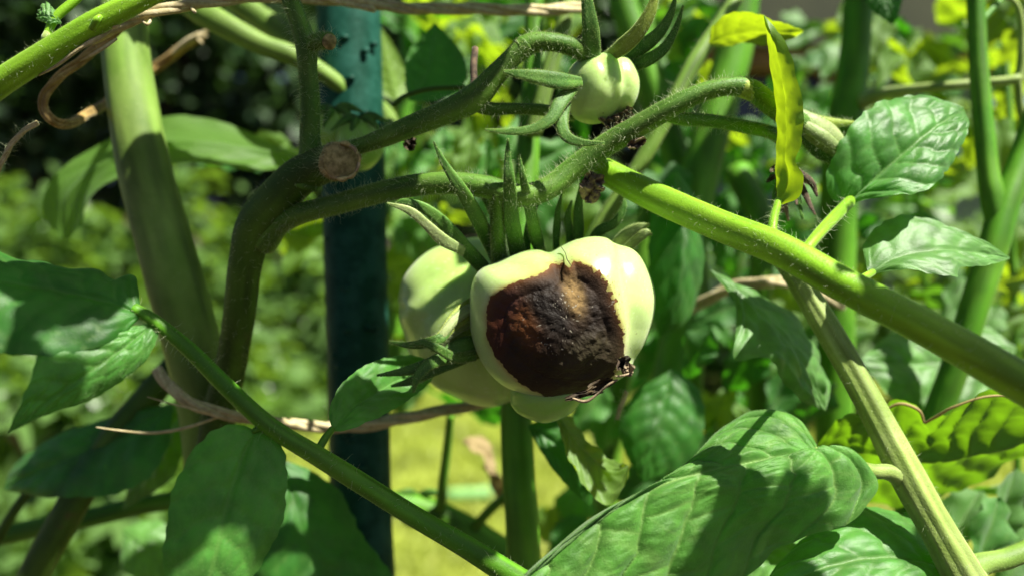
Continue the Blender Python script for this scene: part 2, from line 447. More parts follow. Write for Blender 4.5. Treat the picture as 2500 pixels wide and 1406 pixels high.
# ------------------------------------------------------------------ leaves
def loft(Mi, L, R, nu=40, nv=24, quilt=0.0006, cup=0.10, nlat=7, k=0.2, seed=0, top=1, ruffle=0.02, second=True, face=None, serr=0.018, netscale=None, vw=1.0):
    """surface between a midrib and two edge lines (world rows, base to tip)"""
    Mi, L, R = (resample(crom(np.asarray(a, float), 8), nu) for a in (Mi, L, R))
    u = np.linspace(0, 1, nu)[:, None]; v = np.linspace(-1, 1, nv)[None, :]
    av = np.abs(v)
    tgt = np.where((v < 0)[..., None], L[:, None, :], R[:, None, :])
    # margins wave a little and carry small teeth
    wav = 1 + serr * np.sin(u * 47 + seed + 3 * np.sin(u * 9 + seed)) + serr * 0.7 * np.sin(u * 95 + 2 * seed)
    avs = av * (1 + (wav - 1) * av ** 3)
    pos = Mi[:, None, :] * (1 - avs[..., None]) + tgt * avs[..., None]
    T = np.gradient(Mi, axis=0)
    nrm = np.cross(T, R - L); ln = np.linalg.norm(nrm, axis=1)[:, None]
    nrm = nrm / (ln + 1e-12)
    mid = nrm[nu // 2]
    for i in range(nu):                                # ends degenerate: borrow from the middle
        if ln[i] < 1e-9 or nrm[i] @ mid < 0: nrm[i] = mid
    ker = np.ones(7) / 7
    nrm = np.stack([np.convolve(np.pad(nrm[:, q], 3, mode='edge'), ker, 'valid') for q in range(3)], 1)
    nrm /= np.linalg.norm(nrm, axis=1)[:, None]
    up = nrm if (face is None) else nrm * np.sign((nrm @ np.asarray(face)).mean())
    up = up * top
    W = np.linalg.norm(R - L, axis=1)[:, None]
    Lr = np.linalg.norm(np.diff(Mi, axis=0), axis=1).sum()
    h = cup * W * (av * (1 - av)) * 2.2
    pj = np.stack([u * 4 + 0 * v, v * 3 + 0 * u, 0 * u * v + seed], -1)
    warp = (fbm(pj * 1.3, 3, seed) - 0.5)
    ph = (u - k * av ** 1.25 + warp * 0.09) * nlat + (v > 0) * 0.45
    s = np.abs(np.sin(np.pi * ph))
    cell = np.floor(ph)
    off = np.mod(np.sin(cell * 12.9898 + (v > 0) * 78.2 + seed) * 43758.5, 1)
    ph2 = (av * 3.0 + off + warp * 0.9 + 0.35 * np.mod(ph, 1))
    s2 = np.abs(np.sin(np.pi * ph2)) if second else 1 + 0 * s
    cr_ = np.stack([u * Lr * 1.0 + 0 * v, v * W * 0.5 + 0 * u, 0 * u * v + seed * 0.37], -1)
    cell_m = netscale if netscale else Lr / 11.0
    cw = cr_ / cell_m; cw = cw + 0.35 * (fbm(cw * 0.7 + 3, 2, seed + 3)[..., None] - 0.5)
    net = np.maximum(np.exp(-(np.abs(vnoise(cw, seed + 1) - 0.5) / 0.045) ** 2), 0.8 * np.exp(-(np.abs(vnoise(cw * 1.7 + 5, seed + 2) - 0.5) / 0.05) ** 2))
    midf = 1 - np.exp(-(av / 0.055) ** 2)
    fine = fbm(pj * 9, 2, seed + 5)
    bulge = (s ** 0.55) * (0.62 + 0.38 * s2 ** 0.6) * midf * (0.85 + 0.3 * fine)
    endf = np.clip(np.sin(np.pi * np.clip(u, 0.0, 1)) * 2.2, 0, 1)
    h = h + quilt * bulge * endf
    rf = ruffle * W * av ** 2 * (np.sin(u * 13 + seed) * 0.6 + np.sin(u * 29 + v * 2 + seed * 2) * 0.4) * endf
    low = (fbm(pj * 0.9 + 7, 2, seed + 9) - 0.5) * ruffle * 2.5 * W * endf
    pos = pos + up[:, None, :] * (h + rf + low)[..., None]
    h = h - quilt * 0.30 * net * midf * endf
    vein = np.maximum(np.exp(-(s / (0.10 * vw)) ** 2) * 0.85, np.exp(-(av / (0.03 * vw)) ** 2) + 0 * s)
    if second: vein = np.maximum(vein, 0.5 * np.exp(-(s2 / (0.13 * vw)) ** 2))
    vein = np.maximum(vein, 0.35 * net)
    verts = pos.reshape(-1, 3)
    i = np.arange(nu - 1)[:, None] * nv; j = np.arange(nv - 1)[None, :]
    a, b, c, d = i + j, i + j + 1, i + nv + j + 1, i + nv + j
    q = np.stack([a, b, c, d], -1).reshape(-1, 4)
    e1 = pos[1:, :-1] - pos[:-1, :-1]; e2 = pos[:-1, 1:] - pos[:-1, :-1]
    fn = np.cross(e2, e1).reshape(-1, 3).mean(0)         # normal of winding a,b,c
    if fn @ up.mean(0) < 0: q = q[:, ::-1]
    return verts, q, vein.reshape(-1), pos, up

def leaf(name, mid, left, right, mat, parent=None, fuzz=0, hairs=0, rib=2.2, **kw):
    toP = lambda a: np.array([P(*p) for p in a])
    seen = kw.pop('seen', 'top')
    kw.setdefault('top', 1)
    kw['face'] = -FWD
    if seen == 'under': kw['top'] = -1
    v, q, ve, pos, up = loft(toP(mid), toP(left), toP(right), **kw)
    o = mesh_obj(name, v, q, mat, parent, attrs={'vein': ve})
    if rib:                                             # raised midrib on the underside
        nu, nv = pos.shape[:2]
        c = pos[:, nv // 2] if nv % 2 else 0.5 * (pos[:, nv // 2 - 1] + pos[:, nv // 2])
        pass
    if fuzz or hairs:
        rg = np.random.default_rng(SEED[0]); SEED[0] += 1
        nu, nv = pos.shape[:2]
        n = fuzz
        iu = rg.random(n) * (nu - 1.001); iv = rg.random(n) * (nv - 1.001)
        a, b = iu.astype(int), iv.astype(int)
        fu, fv = (iu - a)[:, None], (iv - b)[:, None]
        pp = pos[a, b] * (1 - fu) * (1 - fv) + pos[a + 1, b] * fu * (1 - fv) + pos[a, b + 1] * (1 - fu) * fv + pos[a + 1, b + 1] * fu * fv
        nn = np.cross(pos[a, b + 1] - pos[a, b], pos[a + 1, b] - pos[a, b])
        nn /= np.linalg.norm(nn, axis=1)[:, None] + 1e-12
        nn *= np.sign((nn * up[a]).sum(1))[:, None]
        fuzz_at(pp, nn, (0.0002, 0.0005), o, M['fuzz_leaf'], 3.5e-5)
    return o

GEN = {}
def generic_leaf(kind):
    """local leaflet: 1 long on +Y, face +Z; a few shared shapes"""
    if kind in GEN: return GEN[kind]
    rg = np.random.default_rng(50 + kind)
    n = 9; t = np.linspace(0, 1, n)
    wd = (np.sin(np.pi * t ** 0.72) ** 0.9) * rg.uniform(0.24, 0.33)
    wd[0] = 0; wd[-1] = 0
    bend = rg.uniform(-0.12, 0.12); droop = rg.uniform(0.10, 0.35); fold = rg.uniform(0.1, 0.5)
    mid = np.stack([bend * t * (1 - t) * 4 * 0.5, t, -droop * t ** 2], 1)
    L = mid + np.stack([-wd * (1 + 0.15 * np.sin(t * 17)), 0 * t - 0.04 * np.sin(np.pi * t), fold * wd + 0.05 * np.sin(t * 12 + kind)], 1)
    R = mid + np.stack([wd * (1 + 0.15 * np.sin(t * 15 + 1)), 0 * t - 0.04 * np.sin(np.pi * t), fold * wd + 0.05 * np.sin(t * 13 + kind + 2)], 1)
    v, q, ve, pos, up = loft(mid, L, R, nu=22, nv=15, quilt=0.012, cup=0.1, nlat=6, seed=kind, top=1, ruffle=0.05, face=(0, 0, 1), serr=0.05)
    me = {}
    GEN[kind] = (v, q, ve)
    return GEN[kind]

GMESH = {}
def place_leaf(name, base, dirv, normal, length, mat, parent, kind=0):
    key = (kind, mat.name)
    if key not in GMESH:
        v, q, ve = generic_leaf(kind)
        me = bpy.data.meshes.new('leaf')
        me.from_pydata([tuple(x) for x in v], [], [tuple(int(y) for y in f) for f in q]); me.update()
        me.polygons.foreach_set('use_smooth', np.ones(len(me.polygons), dtype=bool))
        a = me.attributes.new('vein', 'FLOAT', 'POINT'); a.data.foreach_set('value', ve.astype(np.float32))
        me.materials.append(mat); GMESH[key] = me
    o = bpy.data.objects.new(name, GMESH[key]); COL.objects.link(o)
    y = Vector(dirv).normalized(); z = Vector(normal); z = (z - y * z.dot(y)).normalized(); x = y.cross(z)
    m = Matrix((x, y, z)).transposed().to_4x4()
    o.parent = parent
    org = world_loc(parent) if parent is not None else np.zeros(3)
    loc = Vector(np.asarray(base) - org)
    o.matrix_basis = Matrix.Translation(loc) @ m @ Matrix.Scale(length, 4)
    return o

def pleaf(px, py, d, len_px, ang, mat, parent, tilt=0.3, kind=None, name='leaf', yaw=0.0):
    """a leaflet by its centre: ang = screen direction base to tip (deg, 0 right, 90 up); tilt: 0 = faces camera, 1 = faces sky"""
    kind = random.randrange(6) if kind is None else kind
    L = len_px * d / F
    a = math.radians(ang)
    dv = RT * math.cos(a) + UP * math.sin(a) + FWD * yaw
    dv = dv / np.linalg.norm(dv)
    nv = -FWD * (1 - abs(tilt)) + np.array([0, 0, 1.0]) * tilt + RT * random.uniform(-0.3, 0.3)
    return place_leaf(name, P(px, py, d) - dv * L * 0.5, dv, nv, L, mat, parent, kind)

# ------------------------------------------------------------------ blobs (fruit)
def poly_r(poly, cx, cy, n):
    """polar radius of a closed outline seen from (cx, cy), smoothed"""
    p = np.array(poly, float); p = crom(np.vstack([p, p[:1]]), 10)
    ang = np.arctan2(-(p[:, 1] - cy), p[:, 0] - cx); r = np.hypot(p[:, 0] - cx, p[:, 1] - cy)
    o = np.argsort(ang); ang, r = ang[o], r[o]
    th = np.linspace(-np.pi, np.pi, n, endpoint=False)
    return th, np.interp(th, np.r_[ang - 2 * np.pi, ang, ang + 2 * np.pi], np.r_[r, r, r])

def seg_dist(x, y, pl):
    d = np.full(x.shape, 1e9)
    for (a, b) in zip(pl[:-1], pl[1:]):
        ax, ay, bx, by = *a, *b
        t = np.clip(((x - ax) * (bx - ax) + (y - ay) * (by - ay)) / ((bx - ax) ** 2 + (by - ay) ** 2 + 1e-9), 0, 1)
        d = np.minimum(d, np.hypot(x - ax - t * (bx - ax), y - ay - t * (by - ay)))
    return d

def inside(x, y, poly):
    p = np.array(poly, float); r = np.zeros(x.shape, bool)
    for (ax, ay), (bx, by) in zip(p, np.roll(p, -1, 0)):
        c = ((ay > y) != (by > y)) & (x < (bx - ax) * (y - ay) / (by - ay + 1e-12) + ax)
        r ^= c
    return r

def blob(cx, cy, d, poly, zf, zb, nth=200, nph=140, creases=(), lump=0.012, seed=0, sq=0.9):
    """rounded closed body: outline in the picture plane through its centre, depths zf/zb (px) before and behind"""
    th, r = poly_r(poly, cx, cy, nth)
    ph = np.linspace(0, np.pi, nph)
    TH, PH = np.meshgrid(th, ph)
    Rr = np.tile(r, (nph, 1))
    s = np.sin(PH) ** sq; c = np.cos(PH)
    rm = r.mean(); bl = np.clip(np.sin(PH) ** 0.6, 0, 1)
    Re = rm * (1 - bl) + Rr * bl
    X = Re * s * np.cos(TH); Y = Re * s * np.sin(TH); Z = np.where(c > 0, zf, zb) * np.sign(c) * np.abs(c) ** 0.95
    px, py = cx + X, cy - Y
    scale = np.ones_like(X)
    for (pl, dep, wid) in creases:
        fac = np.clip(c * 2.5 + 0.6, 0, 1)
        scale -= dep * np.exp(-(seg_dist(px, py, pl) / wid) ** 2) * fac
    nz = fbm(np.stack([X, Y, Z], -1) / (rm * 0.55) + seed, 2, seed) - 0.5
    scale += nz * 2 * lump
    X, Y, Z = X * scale, Y * scale, Z * scale
    k = d / F
    V = P(cx, cy, d) + k * (X[..., None] * RT + Y[..., None] * UP - Z[..., None] * FWD)
    i = np.arange(nph - 1)[:, None] * nth; j = np.arange(nth)[None, :]; jn = (j + 1) % nth
    q = np.stack([i + j, i + nth + j, i + nth + jn, i + jn], -1).reshape(-1, 4)
    nrm = np.stack([X, Y, Z], -1); nrm = (nrm[..., :1] * RT + nrm[..., 1:2] * UP - nrm[..., 2:] * FWD)
    nrm /= np.linalg.norm(nrm, axis=-1)[..., None] + 1e-9
    return V.reshape(-1, 3), q, px.reshape(-1), py.reshape(-1), c.reshape(-1), nrm.reshape(-1, 3)

def weld_ok(faces): return faces

# ================================================================== SETTING
def sheet(name, x0, x1, y0, y1, z, mat, n=2, kind='structure', amp=0):
    xs = np.linspace(x0, x1, n); ys = np.linspace(y0, y1, n)
    X, Y = np.meshgrid(xs, ys); Z = np.full_like(X, z)
    if amp: Z = Z + amp * (fbm(np.stack([X * 2, Y * 2, 0 * X], -1), 3, 3) - 0.5)
    i = np.arange(n - 1)[:, None] * n; j = np.arange(n - 1)[None, :]
    q = np.stack([i + j, i + j + 1, i + n + j + 1, i + n + j], -1).reshape(-1, 4)
    return mesh_obj(name, np.stack([X, Y, Z], -1).reshape(-1, 3), q, mat, None, smooth=amp > 0, kind=kind)

sheet('ground', -40, 40, -20, 60, -0.008, M['soil'], 2)
sheet('lawn', -3.5, 6.0, 0.75, 3.6, 0.0, M['lawn'], 40, amp=0.02)
sheet('garden_bed', -3, 3, -1.0, 0.72, 0.0, M['soil'], 30, amp=0.03)

def blades(name, x0, x1, y0, y1, n, hmin, hmax, mat, wid=0.004):
    rg = np.random.default_rng(5)
    p = np.stack([rg.uniform(x0, x1, n), rg.uniform(y0, y1, n), np.full(n, -0.004)], 1)
    a = rg.uniform(0, 2 * np.pi, n); h = rg.uniform(hmin, hmax, n)
    b = np.stack([np.cos(a), np.sin(a), 0 * a], 1) * wid
    lean = np.stack([rg.normal(0, 0.5, n), rg.normal(0, 0.5, n), np.ones(n)], 1) * h[:, None]
    V = np.stack([p - b, p + b, p + lean], 1).reshape(-1, 3)
    return mesh_obj(name, V, np.arange(3 * n).reshape(-1, 3), mat, None, smooth=False, kind='stuff')
g = blades('grass', -1.2, 1.6, 0.8, 3.5, 90000, 0.02, 0.05, M['grass'])
tag(g, 'short sunlit yellow green lawn grass seen beside the green stake', 'grass')

# ---- shrubs, hedge and trees behind
def crown_mesh(name, ctr, rad, n, lsz, mat, parent, seed, kind='stuff', shell=0.5, clumps=26):
    rg = np.random.default_rng(seed)
    cc = rg.normal(0, 1, (clumps, 3)); cc /= np.linalg.norm(cc, axis=1)[:, None]
    cc *= rg.uniform(0.45, 0.95, (clumps, 1))
    k = rg.integers(0, clumps, n)
    p = cc[k] + rg.normal(0, 0.12, (n, 3)) * rg.uniform(0.6, 1.3, (clumps, 1))[k]
    p = np.asarray(ctr) + p * np.asarray(rad)
    L = rg.uniform(0.6, 1.3, n) * lsz
    y = rg.normal(0, 1, (n, 3)); y[:, 2] *= 0.5; y /= np.linalg.norm(y, axis=1)[:, None]
    z = rg.normal(0, 0.6, (n, 3)) + np.array([0, 0, 0.8]); z -= y * (z * y).sum(1)[:, None]; z /= np.linalg.norm(z, axis=1)[:, None]
    x = np.cross(y, z)
    wd = 0.30 * L[:, None]; Lc = L[:, None]
    V = np.stack([p, p + y * Lc * 0.5 - x * wd + z * Lc * 0.08, p + y * Lc - z * Lc * 0.15, p + y * Lc * 0.5 + x * wd + z * Lc * 0.08, p + y * Lc * 0.5], 1).reshape(-1, 3)
    base = np.array([(0, 4, 1), (1, 4, 2), (0, 3, 4), (4, 3, 2)])[:, ::-1]
    Fc = (base[None] + (np.arange(n) * 5)[:, None, None]).reshape(-1, 3)
    V[:, 2] = np.maximum(V[:, 2], 0.005)
    return mesh_obj(name, V, Fc, mat, parent, smooth=False, kind=kind)

def wtube(name, pts, mat, parent, sides=8):
    pts = np.array(pts, float); c = crom(pts, 5)
    C, R = c[:, :3], c[:, 3]
    T = np.gradient(C, axis=0); T /= np.linalg.norm(T, axis=1)[:, None]
    n1 = np.cross(T, np.array([0.3, 1, 0.2])); n1 /= np.linalg.norm(n1, axis=1)[:, None]; n2 = np.cross(n1, T)
    th = np.linspace(0, 2 * np.pi, sides, endpoint=False)
    V = C[:, None] + R[:, None, None] * (np.cos(th)[None, :, None] * n1[:, None] + np.sin(th)[None, :, None] * n2[:, None])
    n = len(C); i = np.arange(n - 1)[:, None] * sides; j = np.arange(sides)[None, :]; jn = (j + 1) % sides
    q = np.stack([i + j, i + jn, i + sides + jn, i + sides + j], -1).reshape(-1, 4)
    return mesh_obj(name, V.reshape(-1, 3), q, mat, parent)

def shrub(name, label, cat, x, y, rx, ry, h, n, lsz, mat, seed, z0=0.0, trunk='bark', stems=4, group=None, clumps=26):
    e = empty(name, (x, y, 0), label, cat, group)
    rg = np.random.default_rng(seed)
    for s in range(stems):
        a = rg.uniform(0, 6.28); tx, ty = x + rx * 0.6 * math.cos(a), y + ry * 0.5 * math.sin(a)
        r0 = 0.006 + 0.006 * h
        wtube('stem' if h < 2 else 'trunk', [(x + 0.1 * math.cos(a) * rx, y + 0.1 * math.sin(a) * ry, -0.05, r0), ((x + tx) / 2, (y + ty) / 2, z0 + (h - z0) * 0.4, r0 * 0.8), (tx, ty, z0 + (h - z0) * 0.8, r0 * 0.35)], M[trunk], e)
    crown_mesh('foliage', (x, y, (z0 + h) / 2), (rx, ry, (h - z0) / 2), n, lsz, mat, e, seed, clumps=clumps)
    return e

# dark hedge and trees closing the view
hx = [-5.2, -3.6, -2.0, -0.5, 0.9]
hl = ['dark tall evergreen shrub at the far left edge behind the meadow plants', 'dark tall evergreen shrub behind the thick pale tomato stem', 'dark evergreen shrub left of the green stake',
      'dark evergreen shrub seen right of the green stake', 'dark evergreen shrub behind the small tomato']
for i, x in enumerate(hx):
    shrub('evergreen_shrub', hl[i], 'shrub', x, 5.4 + 0.3 * (i % 2), 1.15, 0.8, 3.6, 9000, 0.13, M['hedge_leaf'], 200 + i, z0=0.1, stems=3, group='dark evergreen shrubs along the back of the lawn', clumps=60)

tl = ['tall dark tree behind the shrubs at the far left', 'tall dark tree behind the shrubs left of the stake', 'tall dark tree behind the shrubs over the rotten tomato', 'tall dark tree behind the garden house']
for i, x in enumerate((-4.6, -2.2, 0.1, 2.6)):
    shrub('dark_tree', tl[i], 'tree', x, 7.4, 1.7, 0.9, 5.2, 9000, 0.20, M['hedge_leaf'], 260 + i, z0=0.2, stems=3, group='dark trees closing the garden', clumps=80)

# sunlit leafy plants at the left, about three metres away
ml = [(-2.3, 3.3, .55, .4, 0.95), (-1.75, 3.1, .5, .35, 0.80), (-1.25, 3.2, .45, .35, 0.90), (-0.85, 3.25, .38, .32, 0.70), (-1.9, 2.75, .5, .3, 0.5), (-1.2, 2.7, .42, .3, 0.48), (-0.62, 2.95, .30, .3, 0.42), (-0.98, 1.75, .30, .28, 0.46), (-1.35, 2.1, .38, .3, 0.52), (-0.92, 2.25, .26, .26, 0.40), (-0.80, 1.35, .26, .24, 0.30)]
mlab = ['bright green leafy plant at the far left edge of the lawn', 'tall bright green leafy plant left of the thick pale stem', 'tall bright green leafy plant between the thick stem and the brown branching stem', 'green leafy plant close left of the green stake',
        'low green plant in front of the tall leafy ones at the left', 'low green plant behind the thick stem at lawn edge', 'low green plant at the foot of the hedge just left of stake', 'low leafy plant at the bottom left behind the leaning brown stem', 'bushy green plant behind the dark leaf at the left edge', 'low leafy plant left of the lawn beside the stake foot', 'lowest leafy ground plant at the bottom left corner']
for i, (x, y, rx, ry, h) in enumerate(ml):
    shrub('leafy_plant', mlab[i], 'plant', x, y, rx, ry, h, 1500, 0.085, M['meadow_leaf'], 300 + i, z0=0.02, stems=4, trunk='trunk_pink', group='sunlit leafy plants at the lawn edge')
rl = [(0.15, 3.5, .5, .35, 1.0), (0.75, 3.3, .45, .35, 0.8), (1.25, 2.9, .45, .35, 0.85)]
rlab = ['leafy green shrub behind the rotten tomato across the lawn', 'leafy green shrub across the lawn right of the rotten tomato', 'leafy green shrub before the blue grey wall']
for i, (x, y, rx, ry, h) in enumerate(rl):
    shrub('leafy_shrub', rlab[i], 'shrub', x, y, rx, ry, h, 2600, 0.075, M['shrub_leaf'], 340 + i, z0=0.02, stems=4, group='leafy shrubs across the lawn')

# ---- garden house at the right
def box(name, x0, x1, y0, y1, z0, z1, mat, parent):
    v = [(x, y, z) for x in (x0, x1) for y in (y0, y1) for z in (z0, z1)]
    f = [(0, 1, 3, 2), (4, 6, 7, 5), (0, 4, 5, 1), (2, 3, 7, 6), (0, 2, 6, 4), (1, 5, 7, 3)]
    return mesh_obj(name, v, f, mat, parent, smooth=False)
hs = empty('garden_house', (2.0, 3.7, 0), 'blurred garden house with blue grey wall, brown beam and olive eaves', 'house')
for k in range(9):
    box('wall_board', 0.88, 3.6, 3.7 + 0.004 * (k % 2), 4.0, 0.0 + k * 0.105, 0.1 + k * 0.105, M['wall_blue'], hs)
box('beam', 0.75, 3.7, 3.52, 3.98, 1.36, 1.44, M['wood'], hs)
box('eaves_panel', 0.72, 3.75, 3.45, 4.3, 1.444, 2.5, M['wall_olive'], hs)
wf = box('window', 0.90, 2.0, 3.72, 3.9, 0.96, 1.355, M['glass'], hs)
for x in (1.42,):
    box('window_frame', x - 0.025, x + 0.025, 3.69, 3.717, 0.952, 1.352, M['wood'], wf)
box('side_wall', 0.86, 0.90, 4.02, 5.2, 0.0, 1.42, M['wall_blue'], hs)

tw = empty('green_tub', P(1120, 1212, 1.9), 'small blurred green plastic tub lying on the lawn', 'tub')
v, f, _ = tube_geo([(1090, 1208, 1.9, 16), (1190, 1203, 1.9, 16)], sides=14, per=4, flat=0.8, lump=0)
mesh_obj('tub_body', v, f, M['plastic'], tw)
tube('tub_rim', [(1188, 1203, 1.9, 19), (1195, 1203, 1.9, 19)], M['plastic'], tw, per=3, lump=0)

# ---- stake
st = empty('garden_stake', P(885, 1600, 0.39), 'dark green coated garden stake standing behind the brown branching stem', 'stake')
sv, sf, sst = tube_geo([(843, -260, 0.385, 76), (850, 0, 0.385, 77), (862, 400, 0.385, 77), (872, 800, 0.385, 75), (882, 1250, 0.385, 74), (900, 1700, 0.385, 74), (960, 3900, 0.385, 74)], sides=32, per=10, ridge=0.012, nridge=16, lump=0.006, lumpscale=60)
mesh_obj('stake_shaft', sv, sf, M['stake'], st)
knob = []
rg = np.random.default_rng(3)
for k in range(24):                                   # moulded pimples on the coating
    px_, py_ = rg.uniform(790, 930), rg.uniform(-40, 1400)
    xx = (px_ - (850 + py_ * 0.026)) / 77
    if abs(xx) > 0.9: continue
    dd = 0.385 - math.sqrt(1 - xx * xx) * 77 * 0.385 / F
    tube('pimple', [(px_ - 9, py_, dd, 5), (px_, py_ + 1, dd - 0.0006, 8), (px_ + 9, py_, dd, 5)], M['stake'], st, sides=8, per=2, lump=0)

# ================================================================== LEFT PLANT
A = empty('tomato_plant', P(520, 1900, 0.35), 'tomato plant with a thick pale stem and a brown branching stem carrying the rotten tomato', 'plant')
tube('stem', [(292, -400, 0.35, 50), (296, -60, 0.345, 52), (303, 60, 0.34, 53), (316, 200, 0.338, 57), (350, 400, 0.336, 62), (398, 580, 0.335, 66), (445, 750, 0.335, 68), (490, 930, 0.337, 66), (512, 1100, 0.34, 62), (530, 1500, 0.345, 60), (560, 2600, 0.36, 58)],
     M['stem'], A, sides=28, per=10, lump=0.02, lumpscale=40, hairs=260, hairw=2.5e-5, fuzz=3000)
# branching stem
bst, b1 = tube('branch', [(520, 1150, 0.333, 44), (535, 1010, 0.325, 40), (562, 900, 0.318, 37), (584, 770, 0.305, 38), (598, 650, 0.296, 40), (622, 556, 0.29, 47), (668, 498, 0.286, 50), (722, 440, 0.282, 47), (775, 408, 0.278, 46), (826, 396, 0.272, 46)],
     M['stem_old'], A, sides=26, per=10, lump=0.05, lumpscale=70, hairs=420, fuzz=8000)
# pruned stump with a corky end
cork, c_ = tube('pruned_stump', [(822, 396, 0.272, 46), (830, 394, 0.267, 48), (833, 393, 0.2655, 44)], M['cork'], bst, sides=24, per=5, lump=0.16, lumpscale=330, capr=-0.25, hairs=130, hl=(0.0018, 0.0045))
for k in range(11):
    a0 = k * 2 * math.pi / 11; a1 = a0 + 0.75
    tube('bark_flake', [(833 + 44 * math.cos(a0), 394 + 43 * math.sin(a0), 0.2658, 4), (833 + (44 + 2 * (k % 3)) * math.cos((a0 + a1) / 2), 394 + 44 * math.sin((a0 + a1) / 2), 0.2653, 4.5 + 1.2 * (k % 3)), (833 + 43 * math.cos(a1), 394 + 44 * math.sin(a1), 0.2658, 3)], M['cork'] if k % 3 else M['brown'], cork, sides=8, per=4, lump=0.35, lumpscale=350)
tube('side_branch', [(742, 455, 0.281, 40), (757, 392, 0.279, 30), (757, 320, 0.277, 25), (757, 250, 0.275, 24), (751, 170, 0.273, 24), (748, 115, 0.272, 26), (735, 70, 0.272, 24), (710, 0, 0.272, 22), (680, -90, 0.272, 22), (650, -220, 0.275, 20)],
     M['truss'], A, sides=18, per=9, lump=0.04, hairs=520, hl=(0.0022, 0.0052), hairw=5.5e-5, fuzz=6000)
sb, _ = tube('cut_stub', [(745, 122, 0.272, 20), (772, 104, 0.270, 20), (795, 99, 0.267, 21), (803, 101, 0.265, 20)], M['truss'], A, sides=16, per=6, hairs=150, fuzz=900)
tube('cut_end', [(801, 101, 0.2655, 19), (806, 103, 0.2643, 18)], M['cork'], sb, sides=16, per=4, lump=0.2, lumpscale=400, capr=0.05)
# first truss (up to the small tomato)
T1 = [(815, 375, 0.277, 26), (880, 357, 0.273, 20), (940, 335, 0.270, 23), (1020, 302, 0.267, 27), (1100, 270, 0.265, 30), (1160, 238, 0.264, 33), (1205, 190, 0.263, 27), (1250, 142, 0.262, 24), (1285, 110, 0.262, 27)]
tr1, _ = tube('truss_stem', T1, M['truss'], A, sides=20, per=9, lump=0.045, hairs=460, fuzz=9000)
tube('fruit_stalk', [(1268, 122, 0.262, 26), (1300, 105, 0.262, 25), (1345, 103, 0.262, 22), (1390, 112, 0.264, 22), (1425, 130, 0.268, 22), (1450, 150, 0.272, 20)], M['truss'], A, sides=18, per=8, hairs=190, fuzz=4000)
tube('fruit_stalk', [(1150, 246, 0.265, 22), (1195, 266, 0.268, 17), (1260, 266, 0.270, 14), (1330, 270, 0.275, 14), (1400, 285, 0.284, 13)], M['truss'], A, sides=14, per=8, hairs=170, fuzz=2500)
tube('fruit_stalk', [(1130, 262, 0.268, 9), (1155, 215, 0.276, 9), (1156, 160, 0.28, 9), (1160, 118, 0.283, 8)], M['brown_dark'], A, sides=10, per=6)
tube('tendril', [(960, 258, 0.32, 7), (990, 235, 0.32, 6), (1050, 218, 0.32, 6), (1140, 214, 0.32, 6)], M['stem_old'], A, sides=8, per=6)
# second truss (over the rotten tomato to the right)
T2 = [(640, 590, 0.292, 38), (680, 545, 0.287, 30), (740, 520, 0.282, 25), (820, 500, 0.277, 25), (920, 472, 0.272, 26), (1020, 452, 0.268, 27), (1110, 448, 0.266, 27), (1190, 458, 0.265, 28), (1265, 478, 0.265, 28), (1335, 462, 0.267, 28), (1400, 412, 0.269, 28), (1480, 355, 0.268, 28),
      (1560, 308, 0.265, 27), (1640, 262, 0.262, 25), (1710, 228, 0.261, 23), (1775, 212, 0.261, 22), (1830, 218, 0.263, 25), (1880, 255, 0.271, 25), (1930, 290, 0.281, 26), (1985, 320, 0.289, 30)]
tube('truss_stem', T2, M['truss'], A, sides=22, per=9, lump=0.045, hairs=1600, fuzz=26000)
tube('knuckle', [(1765, 213, 0.2608, 10), (1795, 212, 0.2612, 20), (1818, 215, 0.2622, 25.5), (1842, 228, 0.2647, 22), (1870, 248, 0.269, 10)], M['sepal_lime'], A, sides=16, per=6, lump=0.03)
tube('fruit_stalk', [(1625, 275, 0.264, 20), (1665, 290, 0.265, 17), (1740, 296, 0.268, 16), (1820, 310, 0.273, 16), (1895, 330, 0.279, 16), (1930, 370, 0.285, 20)], M['stem_green'], A, sides=14, per=8, hairs=330, fuzz=4500)
tube('fruit_stalk', [(1215, 465, 0.264, 24), (1216, 530, 0.270, 20), (1216, 600, 0.278, 19), (1222, 660, 0.288, 22)], M['truss'], A, sides=16, per=8, hairs=330, hl=(0.001, 0.0026), fuzz=3000)

# withered flowers at the right end of the truss
wf1 = empty('withered_flower', P(1985, 330, 0.2870)); wf1.parent = A; wf1.location = Vector(P(1985, 330, 0.2870) - world_loc(A))
wf1['label'] = 'pale hairy flower bud with folded sepals'
for pts, mt in (([(1945, 288, 0.2840, 26), (1985, 315, 0.2840, 36), (2030, 345, 0.2860, 34), (2070, 385, 0.2900, 10)], 'sepal_pale'),
                ([(1955, 300, 0.2820, 14), (2010, 335, 0.2800, 17), (2050, 365, 0.2840, 12), (2085, 395, 0.2920, 4)], 'sepal_pale'),
                ([(1975, 290, 0.2850, 14), (2030, 300, 0.2860, 12), (2085, 300, 0.2880, 4)], 'sepal_lime'),
                ([(1960, 330, 0.2840, 16), (2000, 370, 0.2860, 18), (2040, 400, 0.2900, 6)], 'sepal')):
    tube('sepal', pts, M[mt], wf1, sides=12, per=7, flat=0.5, hairs=150, hl=(0.001, 0.0028), fuzz=1500)
wf2 = empty('withered_flower', (0, 0, 0)); wf2.parent = A; wf2.location = Vector(P(1930, 460, 0.2940) - world_loc(A))
wf2['label'] = 'withered brown flower with thin dark sepals'
rg = np.random.default_rng(8)
